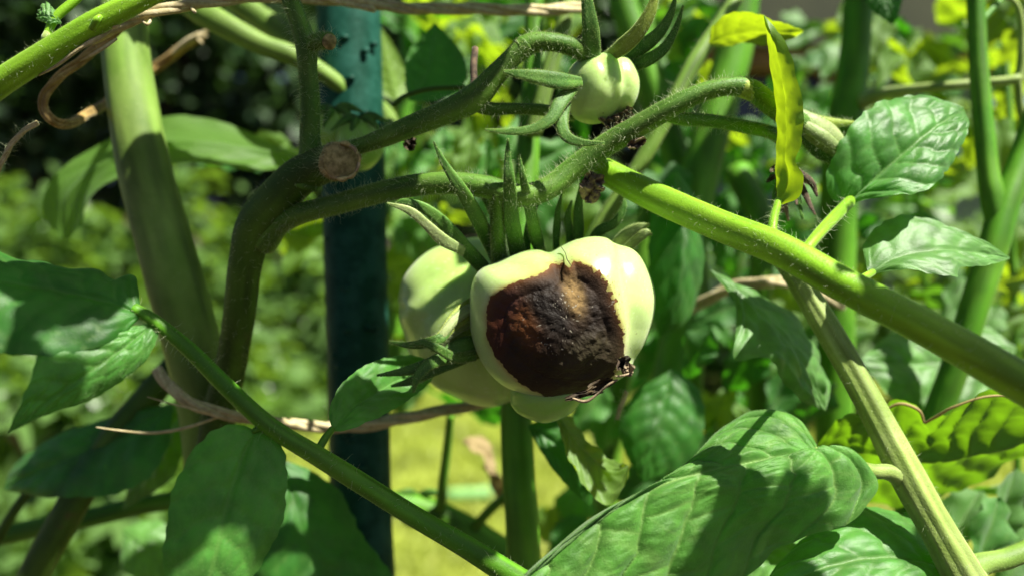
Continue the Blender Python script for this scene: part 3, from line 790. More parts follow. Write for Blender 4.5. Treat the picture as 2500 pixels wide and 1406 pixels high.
for k, (tx, ty) in enumerate([(1872, 445), (1885, 500), (1925, 540), (1960, 535), (1990, 525), (1985, 455), (1880, 420), (1945, 500), (1995, 480), (1910, 520)]):
    bx, by = 1925 + rg.uniform(-14, 14), 405 + rg.uniform(-10, 10)
    tube('sepal' if k not in (2, 7, 9, 5) else 'dried_petal', [(bx, by, 0.270, 5), ((bx + tx) / 2 + rg.uniform(-14, 14), (by + ty) / 2, 0.284 + rg.uniform(-.003, .004), 9), (tx, ty, 0.284 + rg.uniform(-.004, .004), 3)],
         M['sepal'] if k % 2 and k not in (7, 9, 5) else M['brown_dark'] if k != 2 else M['brown'], wf2, sides=8, per=6, flat=0.4, hairs=40, hl=(0.0008, 0.002), lump=0.2, lumpscale=300)

# leaf with its long stalk crossing the stake (nearer than the stems)
ls, _ = tube('leaf_stalk', [(325, 752, 0.235, 14), (380, 785, 0.236, 16), (470, 860, 0.238, 19), (560, 950, 0.240, 21), (660, 1040, 0.242, 22), (780, 1115, 0.245, 24), (900, 1190, 0.248, 25), (1020, 1265, 0.25, 25), (1140, 1335, 0.252, 27), (1260, 1410, 0.255, 30), (1400, 1500, 0.26, 32)],
     M['stem_green'], A, sides=18, per=9, lump=0.02, hairs=160, fuzz=3000)
leaf('leaflet', [(345, 768, 0.235), (250, 735, 0.231), (120, 705, 0.227), (-40, 680, 0.222), (-200, 660, 0.22)],
     [(345, 762, 0.235), (335, 700, 0.240), (322, 668, 0.243), (285, 690, 0.238), (240, 664, 0.24), (160, 655, 0.238), (100, 640, 0.237), (40, 632, 0.236), (-60, 600, 0.235), (-200, 640, 0.225)],
     [(345, 772, 0.235), (300, 815, 0.230), (240, 850, 0.225), (150, 870, 0.220), (60, 872, 0.215), (-40, 860, 0.212), (-140, 780, 0.212), (-200, 680, 0.22)], M['leaf_dark'], ls, nu=64, nv=40, quilt=0.0011, seed=3, cup=0.12)
leaf('leaflet', [(372, 792, 0.236), (300, 850, 0.229), (200, 920, 0.222), (100, 990, 0.216), (18, 1058, 0.212)],
     [(365, 790, 0.236), (300, 800, 0.232), (210, 812, 0.226), (110, 840, 0.219), (85, 890, 0.216), (60, 950, 0.213), (35, 1010, 0.212), (18, 1058, 0.212)],
     [(378, 792, 0.236), (388, 805, 0.236), (380, 835, 0.235), (355, 880, 0.233), (310, 918, 0.231), (240, 965, 0.228), (160, 995, 0.222), (90, 1018, 0.217), (18, 1058, 0.212)], M['leaf'], ls, nu=64, nv=40, quilt=0.0010, seed=4, fuzz=9000)
tube('leaflet_stalk', [(735, 1083, 0.244, 9), (690, 1062, 0.243, 9), (640, 1045, 0.242, 9), (615, 1055, 0.242, 7)], M['stem_green'], ls, sides=10, per=6)
leaf('leaflet', [(625, 1050, 0.242), (590, 1120, 0.238), (555, 1230, 0.234), (530, 1340, 0.231), (500, 1450, 0.230), (470, 1540, 0.232)],
     [(620, 1048, 0.242), (585, 1036, 0.240), (530, 1045, 0.237), (470, 1100, 0.234), (425, 1190, 0.231), (405, 1290, 0.229), (400, 1390, 0.229), (425, 1480, 0.230), (470, 1540, 0.232)],
     [(630, 1048, 0.242), (665, 1055, 0.243), (690, 1090, 0.243), (700, 1160, 0.242), (695, 1240, 0.240), (670, 1320, 0.238), (620, 1400, 0.236), (550, 1480, 0.234), (470, 1540, 0.232)], M['leaf'], ls, nu=70, nv=44, quilt=0.0008, seed=5, cup=0.06, nlat=7, fuzz=6000)
tube('leaflet_stalk', [(770, 1112, 0.245, 9), (790, 1075, 0.248, 10), (812, 1045, 0.252, 8)], M['stem_green'], ls, sides=10, per=6)
leaf('leaflet', [(812, 1048, 0.252), (870, 990, 0.262), (950, 940, 0.278), (1010, 912, 0.288), (1070, 892, 0.296)],
     [(810, 1045, 0.252), (803, 1005, 0.256), (825, 950, 0.262), (870, 905, 0.271), (940, 875, 0.281), (1010, 868, 0.290), (1070, 890, 0.296)],
     [(815, 1052, 0.252), (850, 1050, 0.253), (920, 1022, 0.260), (985, 985, 0.271), (1035, 948, 0.282), (1062, 915, 0.291), (1070, 893, 0.296)], M['leaf'], ls, nu=56, nv=34, quilt=0.0007, seed=6)

# ================================================================== TOMATOES
GREEN_P = np.array([0.30, 0.55, 0.075]); GREEN_D = np.array([0.30, 0.42, 0.13]); WHITE_P = np.array([0.60, 0.67, 0.34])

def skin_tint(Vx, base, px, py, ax, ay, f=1.0):
    """skin colour: paler pores, faint streaks running from the stalk, greener shoulders"""
    t = fbm(Vx * 90 * f, 3, 1)[:, None]
    ang = np.arctan2(py - ay, px - ax)
    st = fbm(np.stack([ang * 7, np.hypot(px - ax, py - ay) / 160, 0 * ang], -1), 3, 17)[:, None]
    sh = np.exp(-(np.hypot(px - ax, py - ay) * f / 110) ** 2)[:, None]
    c = base[None] * (0.86 + 0.28 * t) * (0.90 + 0.2 * st)
    c = c * (1 - 0.35 * sh) + np.array([0.20, 0.42, 0.05]) * 0.35 * sh
    po = (vnoise(Vx * 1700, 41) > 0.86)[:, None]
    return np.where(po, c * 0.8 + 0.14, c)
# rotten one
TA = empty('tomato', P(1370, 780, 0.285), 'pale green ribbed tomato with a large dark brown rotten patch on its front', 'tomato')
outl = [(1146, 760), (1150, 700), (1168, 660), (1205, 638), (1262, 618), (1312, 607), (1342, 612), (1372, 600), (1412, 584), (1452, 578), (1490, 582), (1528, 594), (1562, 628), (1584, 672), (1596, 722), (1592, 770), (1578, 820), (1560, 862), (1535, 905),
        (1480, 938), (1420, 955), (1345, 966), (1290, 960), (1232, 940), (1192, 905), (1164, 855), (1150, 810)]
cre = [([(1325, 590), (1345, 640), (1400, 700)], 0.055, 30), ([(1515, 575), (1510, 640), (1522, 720), (1535, 800), (1530, 870)], 0.075, 24),
       ([(1200, 630), (1290, 660), (1330, 668)], 0.03, 22)]
V, Q, px_, py_, cz, nr = blob(1372, 775, 0.275, outl, 200, 230, 380, 250, cre, lump=0.012, seed=2, sq=0.86)
ROT = [(1186, 770), (1194, 725), (1220, 708), (1256, 688), (1302, 674), (1330, 664), (1345, 646), (1375, 642), (1390, 656), (1402, 638), (1440, 648), (1474, 674), (1494, 706), (1506, 760), (1522, 805), (1524, 850), (1518, 885),
       (1490, 930), (1440, 955), (1380, 972), (1330, 966), (1290, 950), (1248, 918), (1212, 876), (1188, 825)]
# the outline px of displaced vertices as the camera sees them
rel = V - CAM; dd = rel @ FWD; sx = 1250 + F * (rel @ RT) / dd; sy = 703 - F * (rel @ UP) / dd
jamp = 7 + 20 * np.clip((sx - 1330) / 150, 0, 1)
jit = (fbm(np.stack([sx / 11, sy / 11, 0 * sx], -1), 3, 4) - 0.5) * jamp
jit2 = (fbm(np.stack([sx / 11, sy / 11, 0 * sx + 9], -1), 3, 4) - 0.5) * jamp
ins = inside(sx + jit, sy + jit2, ROT) & (cz > 0.05)
bd = seg_dist(sx, sy, ROT + ROT[:1])
sd = np.where(inside(sx, sy, ROT), bd, -bd)
# sunken, wrinkled patch
wr = fbm(V * 420, 4, 6) - 0.5
lowr = np.clip(1 - np.hypot(sx - 1450, sy - 900) / 130, 0, 1)
wrl = np.abs(np.sin((sx * 0.6 + sy * 0.9) / 17 + 6 * fbm(V * 120, 2, 8))) * lowr
sink = np.where(cz > 0, np.clip(sd / 30, 0, 1), 0)
V = V - nr * (sink * 0.0016)[:, None] + nr * (sink * (wr * 0.0013 + (wrl - .5) * 0.0014 + (np.abs(np.sin(sd / 9.0 + 5 * fbm(V * 150, 2, 44))) - .6) * 0.0005 * np.clip(1 - sd / 90, 0, 1)))[:, None]
# colour of the skin
tn = fbm(V * 90, 3, 1)
upw = np.clip((780 - sy) / 200, -1, 1)
skin = GREEN_P[None] * (0.5 + 0 * tn[:, None]) + WHITE_P[None] * 0.5
skin = skin_tint(V, GREEN_P * 0.5 + WHITE_P * 0.5, sx, sy, 1330, 590)
halo = np.exp(-np.clip(-sd, 0, 99) / 9.0) * (cz > 0) * (0.6 + 0.8 * fbm(V * 300, 2, 51))
skin = skin * (1 - 0.75 * np.clip(halo, 0, 1)[:, None]) + np.array([0.30, 0.19, 0.03]) * 0.75 * np.clip(halo, 0, 1)[:, None]
spk = (vnoise(V * 2300, 21) > 0.80) & (sd < 0) & (sd > -34) & (cz > 0) & (sx > 1330)
spk &= (vnoise(V * 600, 22) < np.exp(sd / 16))
skin[spk] = (0.14, 0.06, 0.02)
# colour of the rot
rough = np.full(len(V), 0.58)
dk = np.array([0.008, 0.006, 0.004]); br = np.array([0.030, 0.016, 0.008])
n1 = fbm(V * 260, 4, 12)[:, None]; n2 = fbm(V * 900, 3, 13)[:, None]
rc = dk * (1 - n1) + br * n1
def ell(cx, cy, a, b, rot):
    c, s = math.cos(rot), math.sin(rot); x, y = sx - cx, sy - cy
    return np.exp(-(((x * c + y * s) / a) ** 2 + ((-x * s + y * c) / b) ** 2) ** 1.5)[:, None]
org = ell(1268, 790, 34, 70, -0.45) * (0.55 + 0.9 * n2)
rc = rc * (1 - np.clip(org, 0, 1)) + np.array([0.095, 0.036, 0.011]) * np.clip(org, 0, 1)
o2 = ell(1225, 720, 40, 50, 0) * 0.6
rc = rc * (1 - o2) + np.array([0.05, 0.024, 0.026]) * o2
red = ell(1205, 800, 34, 90, 0) * 0.7
rc = rc * (1 - red) + np.array([0.045, 0.011, 0.005]) * red
low = ell(1440, 910, 95, 50, -0.5) * 0.6
rc = rc * (1 - low) + np.array([0.050, 0.034, 0.018]) * low
dkc = np.clip(ell(1335, 755, 40, 105, -0.6) * 0.85 + ell(1470, 790, 45, 80, 0.1) * 0.5, 0, 1)
rc = rc * (1 - dkc) + np.array([0.007, 0.0055, 0.004]) * dkc
olv = np.clip(ell(1440, 880, 80, 55, -0.5) * 0.9 * (0.3 + 1.2 * n2), 0, 1)
rc = rc * (1 - olv) + np.array([0.045, 0.038, 0.018]) * olv
tanm = np.clip(ell(1405, 715, 26, 56, -0.28) * 1.25 * (0.35 + 1.15 * n2), 0, 1)
rc = rc * (1 - tanm) + (np.array([0.17, 0.11, 0.042]) * (0.55 + 0.8 * fbm(V * 1500, 2, 15)[:, None])) * tanm
rim = np.exp(-np.clip(sd, 0, 99) / 8.0)[:, None] * np.clip((880 - sy) / 150, 0.15, 1)[:, None]
rc = rc * (1 - 0.85 * rim) + np.array([0.13, 0.052, 0.012]) * 0.85 * rim
cr = np.clip((fbm(V * 500, 3, 31) - 0.5) * 6, 0, 1) * (ell(1345, 810, 75, 60, 0)[:, 0] + 0.3 * ell(1430, 740, 90, 60, 0)[:, 0])
mold = (vnoise(V * 2600, 32) > 0.80) & (cr > 0.16)
rc[mold] = (0.22, 0.20, 0.15)
pinp = (vnoise(V * 2900, 33) > 0.965) & (sd > 8)
rc[pinp] = rc[pinp] * 0.5 + np.array([0.20, 0.15, 0.09]) * 0.4
rough -= 0.27 * ell(1240, 755, 75, 95, 0)[:, 0]
rough += 0.3 * tanm[:, 0]
fin = ins[Q].sum(1) >= 3
def sub(faces):
    u, inv = np.unique(faces, return_inverse=True); return u, inv.reshape(faces.shape)
# lower lobe belongs to the same fruit, behind the patch
lo = [(1246, 985), (1250, 940), (1300, 905), (1360, 900), (1410, 930), (1424, 960), (1405, 995), (1372, 1018), (1330, 1030), (1290, 1020), (1262, 1005)]
V2, Q2, px2, py2, cz2, nr2 = blob(1335, 962, 0.279, lo, 88, 100, 120, 80, [], 0.01, 5)
ub, qb = sub(Q[~fin])
skin2 = np.tile(GREEN_P * 0.92, (len(V2), 1)) * (0.94 + 0.12 * fbm(V2 * 90, 3, 1)[:, None])
# one lattice per fruit: main body and lower lobe joined
body = mesh_obj('flesh', np.vstack([V[ub], V2]), np.vstack([qb, Q2 + len(ub)]), M['tomato'], TA, cols=np.vstack([skin[ub], skin2]))
ur, qr = sub(Q[fin])
rp = mesh_obj('rotten_patch', V[ur], qr, M['rot'], TA, cols=rc[ur], attrs={'rough': rough[ur]})
rp['label'] = 'dark brown leathery rot with a tan scar and white mould specks'
def skin_fuzz(Vx, nx, mask, n, parent, fl=(0.0002, 0.00045)):
    rg = np.random.default_rng(SEED[0]); SEED[0] += 1
    ii = np.flatnonzero(mask)
    w_ = ii[rg.integers(0, len(ii), n)]
    p = Vx[w_] + rg.normal(0, 0.0003, (n, 3)); p = p - nx[w_] * ((p - Vx[w_]) * nx[w_]).sum(1)[:, None]
    fuzz_at(p, nx[w_], fl, parent, M['fuzz'], 3.0e-5)
skin_fuzz(V, nr, (~ins) & (cz > -0.3), 9000, body)
# suture line and withered blossom at the lower right
tube('suture', [(1370, 603, 0.2635, 0.9), (1380, 618, 0.2582, 1.0), (1385, 634, 0.2545, 1.2), (1396, 650, 0.2510, 1.0)], M['brown_dark'], TA, sides=6, per=6, lump=0.2)
db = empty('dried_blossom', (0, 0, 0)); db.parent = TA; db.location = Vector(P(1500, 905, 0.2440) - world_loc(TA))
def crumple(name, cx, cy, d, w_, h_, mat, parent, seed, rot=0.0, amp=0.5, n=26, zr=0.006, freq=2.4):
    """a wrinkled scrap of dry skin"""
    rg = np.random.default_rng(seed)
    u, v = np.meshgrid(np.linspace(-1, 1, n), np.linspace(-1, 1, n))
    rag = 1 + 0.35 * (fbm(np.stack([u * 2, v * 2, 0 * u + seed], -1), 3, seed) - 0.5)
    x, y = u * w_ * rag, v * h_ * rag * np.sqrt(1 - 0.6 * u * u)
    c, s = math.cos(rot), math.sin(rot)
    z = (fbm(np.stack([u * 1.6, v * freq, 0 * u + seed], -1), 4, seed + 3) - 0.5) * amp * 2 * zr + zr * (u ** 2 - 0.5) * 0.5
    x = x + (fbm(np.stack([u * 3, v * 3, 0 * u], -1), 2, seed + 7) - 0.5) * w_ * 0.5
    k = d / F
    V_ = P(cx, cy, d) + k * ((x * c - y * s)[..., None] * RT - (x * s + y * c)[..., None] * UP) - z[..., None] * FWD
    i = np.arange(n - 1)[:, None] * n; j = np.arange(n - 1)[None, :]
    q = np.stack([i + j, i + j + 1, i + n + j + 1, i + n + j], -1).reshape(-1, 4)
    o = mesh_obj(name, V_.reshape(-1, 3), q, mat, parent)
    return o
crumple('dried_petal', 1522, 886, 0.2435, 20, 13, M['brown_dark'], db, 3, -0.9, 0.6, freq=1.6)
crumple('dried_petal', 1532, 900, 0.2425, 12, 17, M['brown'], db, 15, 0.3, 0.5, freq=1.6)
crumple('translucent_skin', 1466, 940, 0.2475, 34, 13, M['rot_scrap'], db, 6, -0.40, 0.3, freq=1.4)
crumple('dried_skin', 1425, 962, 0.2500, 44, 9, M['rot_scrap'], db, 5, -0.25, 0.3, freq=1.4)
tube('dried_fibre', [(1398, 972, 0.247, 3), (1430, 979, 0.2455, 4), (1460, 960, 0.2445, 3), (1486, 938, 0.243, 3), (1508, 926, 0.243, 2)], M['brown'], db, sides=7, per=7, lump=0.2, lumpscale=400)
tube('dried_fibre', [(1502, 918, 0.2425, 2), (1522, 916, 0.242, 3), (1546, 908, 0.2425, 2)], M['brown'], db, sides=7, per=7, lump=0.2, lumpscale=400)

def sepal(pts, mat='sepal', parent=TA, flat=0.34, hairs=170, fuzz=1800, groove=0.35, **kw):
    return tube('sepal', pts, M[mat], parent, sides=16, per=8, flat=flat, groove=groove, lump=0.05, lumpscale=160, hairs=hairs, hl=(0.0008, 0.0022), hairw=2.6e-5, fuzz=fuzz, fl=(0.0003, 0.0007), **kw)[0]
sepal([(1275, 680, 0.293, 14), (1264, 620, 0.284, 20), (1250, 540, 0.268, 19), (1244, 450, 0.2580, 15), (1240, 390, 0.2565, 9), (1240, 338, 0.256, 1.7)], hairs=260)
sepal([(1330, 640, 0.292, 10), (1312, 590, 0.283, 16), (1294, 510, 0.267, 14), (1278, 440, 0.2590, 9), (1268, 380, 0.2575, 1.7)], hairs=220)
sepal([(1230, 680, 0.298, 12), (1205, 615, 0.286, 17), (1172, 545, 0.271, 19), (1130, 470, 0.2590, 16), (1085, 400, 0.2565, 9), (1058, 346, 0.2555, 1.7)], hairs=260)
sepal([(1205, 700, 0.294, 12.0), (1180, 655, 0.282, 17.2), (1135, 605, 0.272, 18.1), (1085, 548, 0.266, 16.3), (1035, 508, 0.263, 12.9), (985, 492, 0.262, 7.7), (966, 500, 0.262, 1.7)])
sepal([(1360, 650, 0.297, 6.9), (1358, 580, 0.291, 8.6), (1362, 520, 0.287, 7.7), (1372, 468, 0.284, 1.7)], hairs=50, fuzz=600)
sepal([(1405, 640, 0.297, 10.3), (1412, 570, 0.289, 13.8), (1412, 510, 0.285, 11.2), (1420, 440, 0.282, 2.6)], hairs=60, fuzz=700)
sepal([(1430, 620, 0.297, 8.6), (1460, 568, 0.289, 12.9), (1500, 545, 0.286, 11.2), (1522, 510, 0.285, 7.7), (1524, 478, 0.285, 1.7)], hairs=60, fuzz=700)
sepal([(1290, 660, 0.296, 8), (1286, 590, 0.288, 10), (1300, 520, 0.282, 8), (1330, 470, 0.279, 5), (1352, 452, 0.278, 1.5)], hairs=120)
sepal([(1240, 670, 0.298, 8), (1225, 600, 0.290, 10), (1205, 530, 0.283, 8), (1172, 470, 0.280, 5), (1150, 452, 0.280, 1.5)], hairs=120)
sepal([(1385, 640, 0.298, 8), (1392, 580, 0.291, 10), (1386, 530, 0.287, 8), (1396, 490, 0.285, 2)], hairs=80)
sepal([(1490, 620, 0.298, 10.3), (1520, 580, 0.290, 14.6), (1555, 556, 0.286, 10.3), (1586, 549, 0.285, 2.6)], 'sepal_pale', hairs=60)
sepal([(1515, 630, 0.298, 10.3), (1545, 592, 0.291, 12.0), (1575, 570, 0.288, 11.2), (1592, 574, 0.288, 1.7)], 'sepal_pale', hairs=40)

# tomato behind
TB = empty('tomato', P(1165, 790, 0.32), 'smooth pale green tomato half hidden behind the rotten tomato', 'tomato')
ob = [(968, 730), (985, 680), (1015, 640), (1060, 605), (1110, 588), (1170, 580), (1240, 585), (1310, 620), (1350, 700), (1360, 800), (1340, 880), (1300, 950), (1245, 985), (1205, 990), (1150, 982), (1085, 958), (1040, 920), (1005, 870), (980, 800)]
Vb, Qb, pxb, pyb, czb, nrb = blob(1165, 790, 0.322, ob, 170, 190, 200, 130, [([(1220, 620), (1150, 640), (1060, 680), (985, 740)], 0.05, 26), ([(1180, 700), (1080, 730), (1010, 820)], 0.045, 34), ([(1120, 820), (1090, 900), (1100, 960)], 0.03, 30), ([(1235, 900), (1240, 990)], 0.05, 20)], 0.014, 7)
fl_b = mesh_obj('flesh', Vb, Qb, M['tomato'], TB, cols=skin_tint(Vb, np.array([0.40, 0.58, 0.15]), pxb, pyb, 1165, 600))
skin_fuzz(Vb, nrb, czb > -0.3, 6000, fl_b)
# bundle of ribbed, half withered sepals folded together at the left
for k, (oy, dz, wd) in enumerate([(-26, .002, 10), (-10, -.001, 12), (8, 0, 11), (26, .003, 10), (44, .005, 9)]):
    sepal([(1205, 742 + oy * .9, .283 + dz, 9), (1150, 762 + oy, .275 + dz, wd), (1108, 790 + oy * .8, .270 + dz, wd), (1080, 822 + oy * .45, .267 + dz * .5, wd * .8), (1052, 842 + oy * .3, .266 + dz * .3, 4)], 'sepal_lime' if k % 2 == 0 else 'sepal_pale', TB, flat=0.6, hairs=160, fuzz=900)
sepal([(1100, 800, .2685, 7.3), (1075, 826, .266, 13.4), (1040, 837, .2655, 12.2), (1000, 842, .2655, 8.5), (948, 834, .2655, 2.4)], 'sepal', TB, flat=0.45)
sepal([(1200, 830, 0.280, 17.1), (1140, 842, 0.273, 22.0), (1095, 860, 0.270, 19.5), (1062, 880, 0.268, 14.6), (1000, 903, 0.267, 12.2), (920, 916, 0.267, 2.4)], 'sepal', TB, flat=0.45)
sepal([(1160, 868, 0.274, 13.4), (1110, 872, 0.267, 12.2), (1068, 850, 0.265, 11.0), (1035, 838, 0.264, 7.3), (1000, 842, 0.264, 2.4)], 'sepal', TB, hairs=200)
sepal([(1180, 850, 0.281, 14.6), (1110, 868, 0.271, 15.9), (1055, 885, 0.266, 14.6), (1022, 915, 0.264, 11.0), (1008, 958, 0.264, 2.4)], 'sepal', TB)
sepal([(1175, 858, 0.282, 14.6), (1110, 880, 0.274, 17.1), (1055, 905, 0.272, 14.6), (1010, 928, 0.271, 11.0), (955, 942, 0.271, 2.4)], 'sepal', TB)
sepal([(1175, 640, 0.290, 10), (1125, 610, 0.270, 12), (1080, 585, 0.262, 15), (1040, 548, 0.258, 12), (1000, 515, 0.256, 10), (945, 496, 0.255, 2)], 'sepal_pale', TB)

# small tomato
TC = empty('tomato', P(1468, 215, 0.275), 'small pale green lobed tomato above the rotten one, brown dried blossom at its base', 'tomato')
oc = [(1378, 232), (1382, 190), (1398, 158), (1425, 138), (1452, 132), (1475, 128), (1500, 130), (1530, 142), (1552, 172), (1561, 205), (1556, 238), (1540, 268), (1515, 286), (1480, 296), (1445, 302), (1410, 292), (1388, 265)]
Vc, Qc, pxc, pyc, czc, nrc = blob(1468, 215, 0.275, oc, 88, 90, 180, 120, [([(1465, 125), (1462, 165), (1480, 220), (1500, 280)], 0.06, 17), ([(1512, 125), (1516, 180), (1522, 230), (1515, 290)], 0.10, 13), ([(1415, 140), (1400, 200), (1420, 260), (1500, 295)], 0.03, 22)], 0.012, 9)
fl_c = mesh_obj('flesh', Vc, Qc, M['tomato'], TC, cols=skin_tint(Vc, GREEN_P * 0.55 + WHITE_P * 0.45, pxc, pyc, 1470, 130, 1.6))
skin_fuzz(Vc, nrc, czc > -0.3, 3500, fl_c)
for pts, mt in (([(1470, 160, 0.272, 16), (1447, 130, 0.266, 22), (1442, 70, 0.262, 20), (1434, 10, 0.26, 15), (1425, -60, 0.258, 4)], 'sepal'),
                ([(1480, 140, 0.27, 14), (1515, 118, 0.263, 20), (1555, 82, 0.259, 19), (1585, 35, 0.257, 15), (1600, -10, 0.256, 9), (1612, -50, 0.255, 2)], 'sepal_lime'),
                ([(1515, 150, 0.277, 14), (1560, 120, 0.274, 19), (1605, 85, 0.272, 15), (1635, 40, 0.271, 10), (1650, -10, 0.27, 3)], 'sepal'),
                ([(1530, 165, 0.276, 12), (1575, 150, 0.272, 16), (1620, 120, 0.270, 13), (1650, 70, 0.269, 8), (1668, 14, 0.268, 2)], 'sepal'),
                ([(1420, 200, 0.262, 12), (1370, 198, 0.257, 21), (1320, 190, 0.255, 19), (1270, 182, 0.254, 12), (1228, 175, 0.254, 3)], 'sepal'),
                ([(1400, 215, 0.262, 14), (1368, 250, 0.258, 18), (1345, 290, 0.256, 15), (1300, 315, 0.255, 11), (1240, 322, 0.254, 8), (1184, 317, 0.254, 2)], 'sepal'),
                ([(1385, 240, 0.264, 12), (1372, 290, 0.259, 16), (1380, 330, 0.257, 14), (1415, 348, 0.256, 10), (1476, 350, 0.255, 3)], 'sepal')):
    sepal(pts, mt, TC, fuzz=2200, hairs=120)
dc = empty('dried_blossom', (0, 0, 0)); dc.parent = TC; dc.location = Vector(P(1505, 295, 0.262) - world_loc(TC))
crumple('dried_petal', 1508, 290, 0.2725, 34, 24, M['brown'], dc, 11, -0.3, 1.0)
crumple('dried_petal', 1490, 302, 0.2715, 30, 16, M['brown'], dc, 12, 0.5, 1.0)
crumple('dried_petal', 1520, 302, 0.2710, 22, 20, M['brown'], dc, 13, 0.9, 1.0)
tube('dried_fibre', [(1510, 305, 0.273, 6), (1515, 335, 0.275, 4), (1512, 365, 0.276, 2)], M['brown_dark'], dc, sides=7, per=6, lump=0.3)
# scraps of dead flower caught under the truss
for (cx, cy, d, a, b, rt, sd_, mt, lb) in ((1555, 350, 0.262, 24, 12, -0.4, 21, 'brown', 'small crumpled brown flower scrap under the truss right of the small tomato'),
                                            (1445, 455, 0.272, 26, 40, 0.3, 22, 'brown', 'larger torn brown petal hanging below the truss over the rotten tomato'),
                                            (1002, 348, 0.285, 14, 18, 0.2, 23, 'brown_dark', 'tiny dark dried flower below the first truss')):
    o = crumple('dried_flower', cx, cy, d, a, b, M[mt], None, sd_, rt, 1.0)
    tag(o, lb, 'dried flower', 'scraps of dead flower on the truss')

# blurred pair behind the first truss
for (cx, cy, rx, ry, d, lb) in ((815, 318, 52, 58, 0.335, 'blurred pale green tomato left of its twin behind the first truss'), (878, 350, 58, 68, 0.33, 'blurred pale green tomato with a bright spot, right of its twin behind the first truss'),
                                (1022, 1245, 52, 40, 0.44, 'tiny blurred pale fruit on the horizontal stalk beside the lawn')):
    e = empty('tomato', P(cx, cy, d), lb, 'tomato')
    pl = [(cx + rx * math.cos(a) * (1 + 0.05 * math.cos(3 * a)), cy + ry * math.sin(a)) for a in np.linspace(0, 2 * np.pi, 16, endpoint=False)]
    v_, q_, *_r = blob(cx, cy, d, pl, rx, rx, 60, 40, [([(cx, cy - ry), (cx + 4, cy)], 0.06, 14)], 0.01, 3)
    mesh_obj('flesh', v_, q_, M['tomato'], e, cols=np.tile(GREEN_P * 0.9, (len(v_), 1)))
    for a in (200, 250, 320, 20) if cy < 1000 else (150, 30):
        ca, sa = math.cos(math.radians(a)), -math.sin(math.radians(a))
        tube('sepal', [(cx, cy - ry * 0.8, d - 0.004, 9), (cx + 30 * ca, cy - ry * 0.85 + 8 * sa - 6, d - 0.008, 11), (cx + 75 * ca, cy - ry * 0.6 + 30 * sa, d - 0.009, 2)], M['sepal'], e, sides=10, per=5, flat=0.4)

# ================================================================== RIGHT PLANT (front)
B = empty('tomato_plant', P(2500, 1700, 0.27), 'tomato plant at the right with a bright green stalk and large pale leaves in front', 'plant')
rs, _ = tube('leaf_stalk', [(1440, 394, 0.283, 26), (1490, 425, 0.280, 32), (1600, 482, 0.272, 36), (1750, 548, 0.257, 38), (1900, 608, 0.243, 41), (2050, 690, 0.231, 42), (2200, 768, 0.223, 43), (2350, 850, 0.218, 46), (2500, 938, 0.214, 50), (2700, 1050, 0.210, 52)],
     M['stalk'], B, sides=26, per=10, lump=0.02, lumpscale=50, hairs=700, hl=(0.0012, 0.003), fuzz=9000)
tube('leaflet_stalk', [(1884, 608, 0.2445, 18), (1885, 582, 0.2455, 12), (1888, 540, 0.250, 11), (1900, 490, 0.258, 9)], M['stalk'], rs, sides=12, per=6, hairs=60, fuzz=500)
leaf('leaflet', [(1898, 500, 0.2580), (1925, 440, 0.2600), (1930, 340, 0.2600), (1922, 220, 0.2580), (1897, 120, 0.2560), (1864, 36, 0.2540)],
     [(1897, 500, 0.2580), (1898, 440, 0.2700), (1905, 360, 0.2730), (1903, 260, 0.2720), (1886, 140, 0.2680), (1864, 36, 0.2580)],
     [(1912, 500, 0.2580), (1950, 480, 0.2540), (1962, 430, 0.2520), (1942, 390, 0.2530), (1958, 330, 0.2510), (1950, 220, 0.2510), (1920, 115, 0.2520), (1864, 36, 0.2580)], M['leaf_yellow'], rs, nu=60, nv=28, quilt=0.0005, seed=8, seen='under', cup=-0.25, nlat=8)
tube('leaflet_stalk', [(1950, 636, 0.240, 16), (1985, 588, 0.246, 14), (2030, 538, 0.261, 15), (2075, 492, 0.283, 14)], M['stalk'], rs, sides=14, per=7, hairs=60, fuzz=500)
leaf('leaflet', [(2062, 505, 0.2840), (2120, 450, 0.2820), (2200, 380, 0.2820), (2280, 315, 0.2860), (2352, 268, 0.2940)],
     [(2055, 505, 0.2840), (2025, 480, 0.2840), (2018, 430, 0.2830), (2045, 360, 0.2810), (2085, 300, 0.2830), (2140, 255, 0.2880), (2200, 238, 0.2940), (2280, 242, 0.2960), (2352, 262, 0.2940)],
     [(2070, 503, 0.2840), (2120, 487, 0.2780), (2190, 478, 0.2740), (2260, 466, 0.2740), (2310, 420, 0.2780), (2345, 360, 0.2840), (2362, 305, 0.2900), (2354, 270, 0.2940)], M['leaf'], rs, nu=90, nv=64, quilt=0.0012, seed=9, cup=0.06, nlat=7, fuzz=9000, ruffle=0.03)
leaf('leaflet', [(2120, 668, 0.275), (2190, 632, 0.276), (2280, 615, 0.278), (2370, 618, 0.283), (2465, 630, 0.29)],
     [(2118, 660, 0.275), (2108, 600, 0.282), (2150, 550, 0.286), (2205, 528, 0.287), (2270, 538, 0.286), (2330, 560, 0.286), (2400, 590, 0.287), (2465, 628, 0.29)],
     [(2125, 672, 0.275), (2200, 660, 0.270), (2270, 672, 0.268), (2330, 682, 0.268), (2345, 655, 0.272), (2410, 650, 0.28), (2465, 632, 0.29)], M['leaf_pale'], rs, nu=60, nv=40, quilt=0.0008, seed=10)
tube('leaflet_stalk', [(2075, 702, 0.231, 13), (2092, 688, 0.242, 11), (2112, 676, 0.258, 10), (2130, 665, 0.275, 9)], M['stalk'], rs, sides=10, per=6)
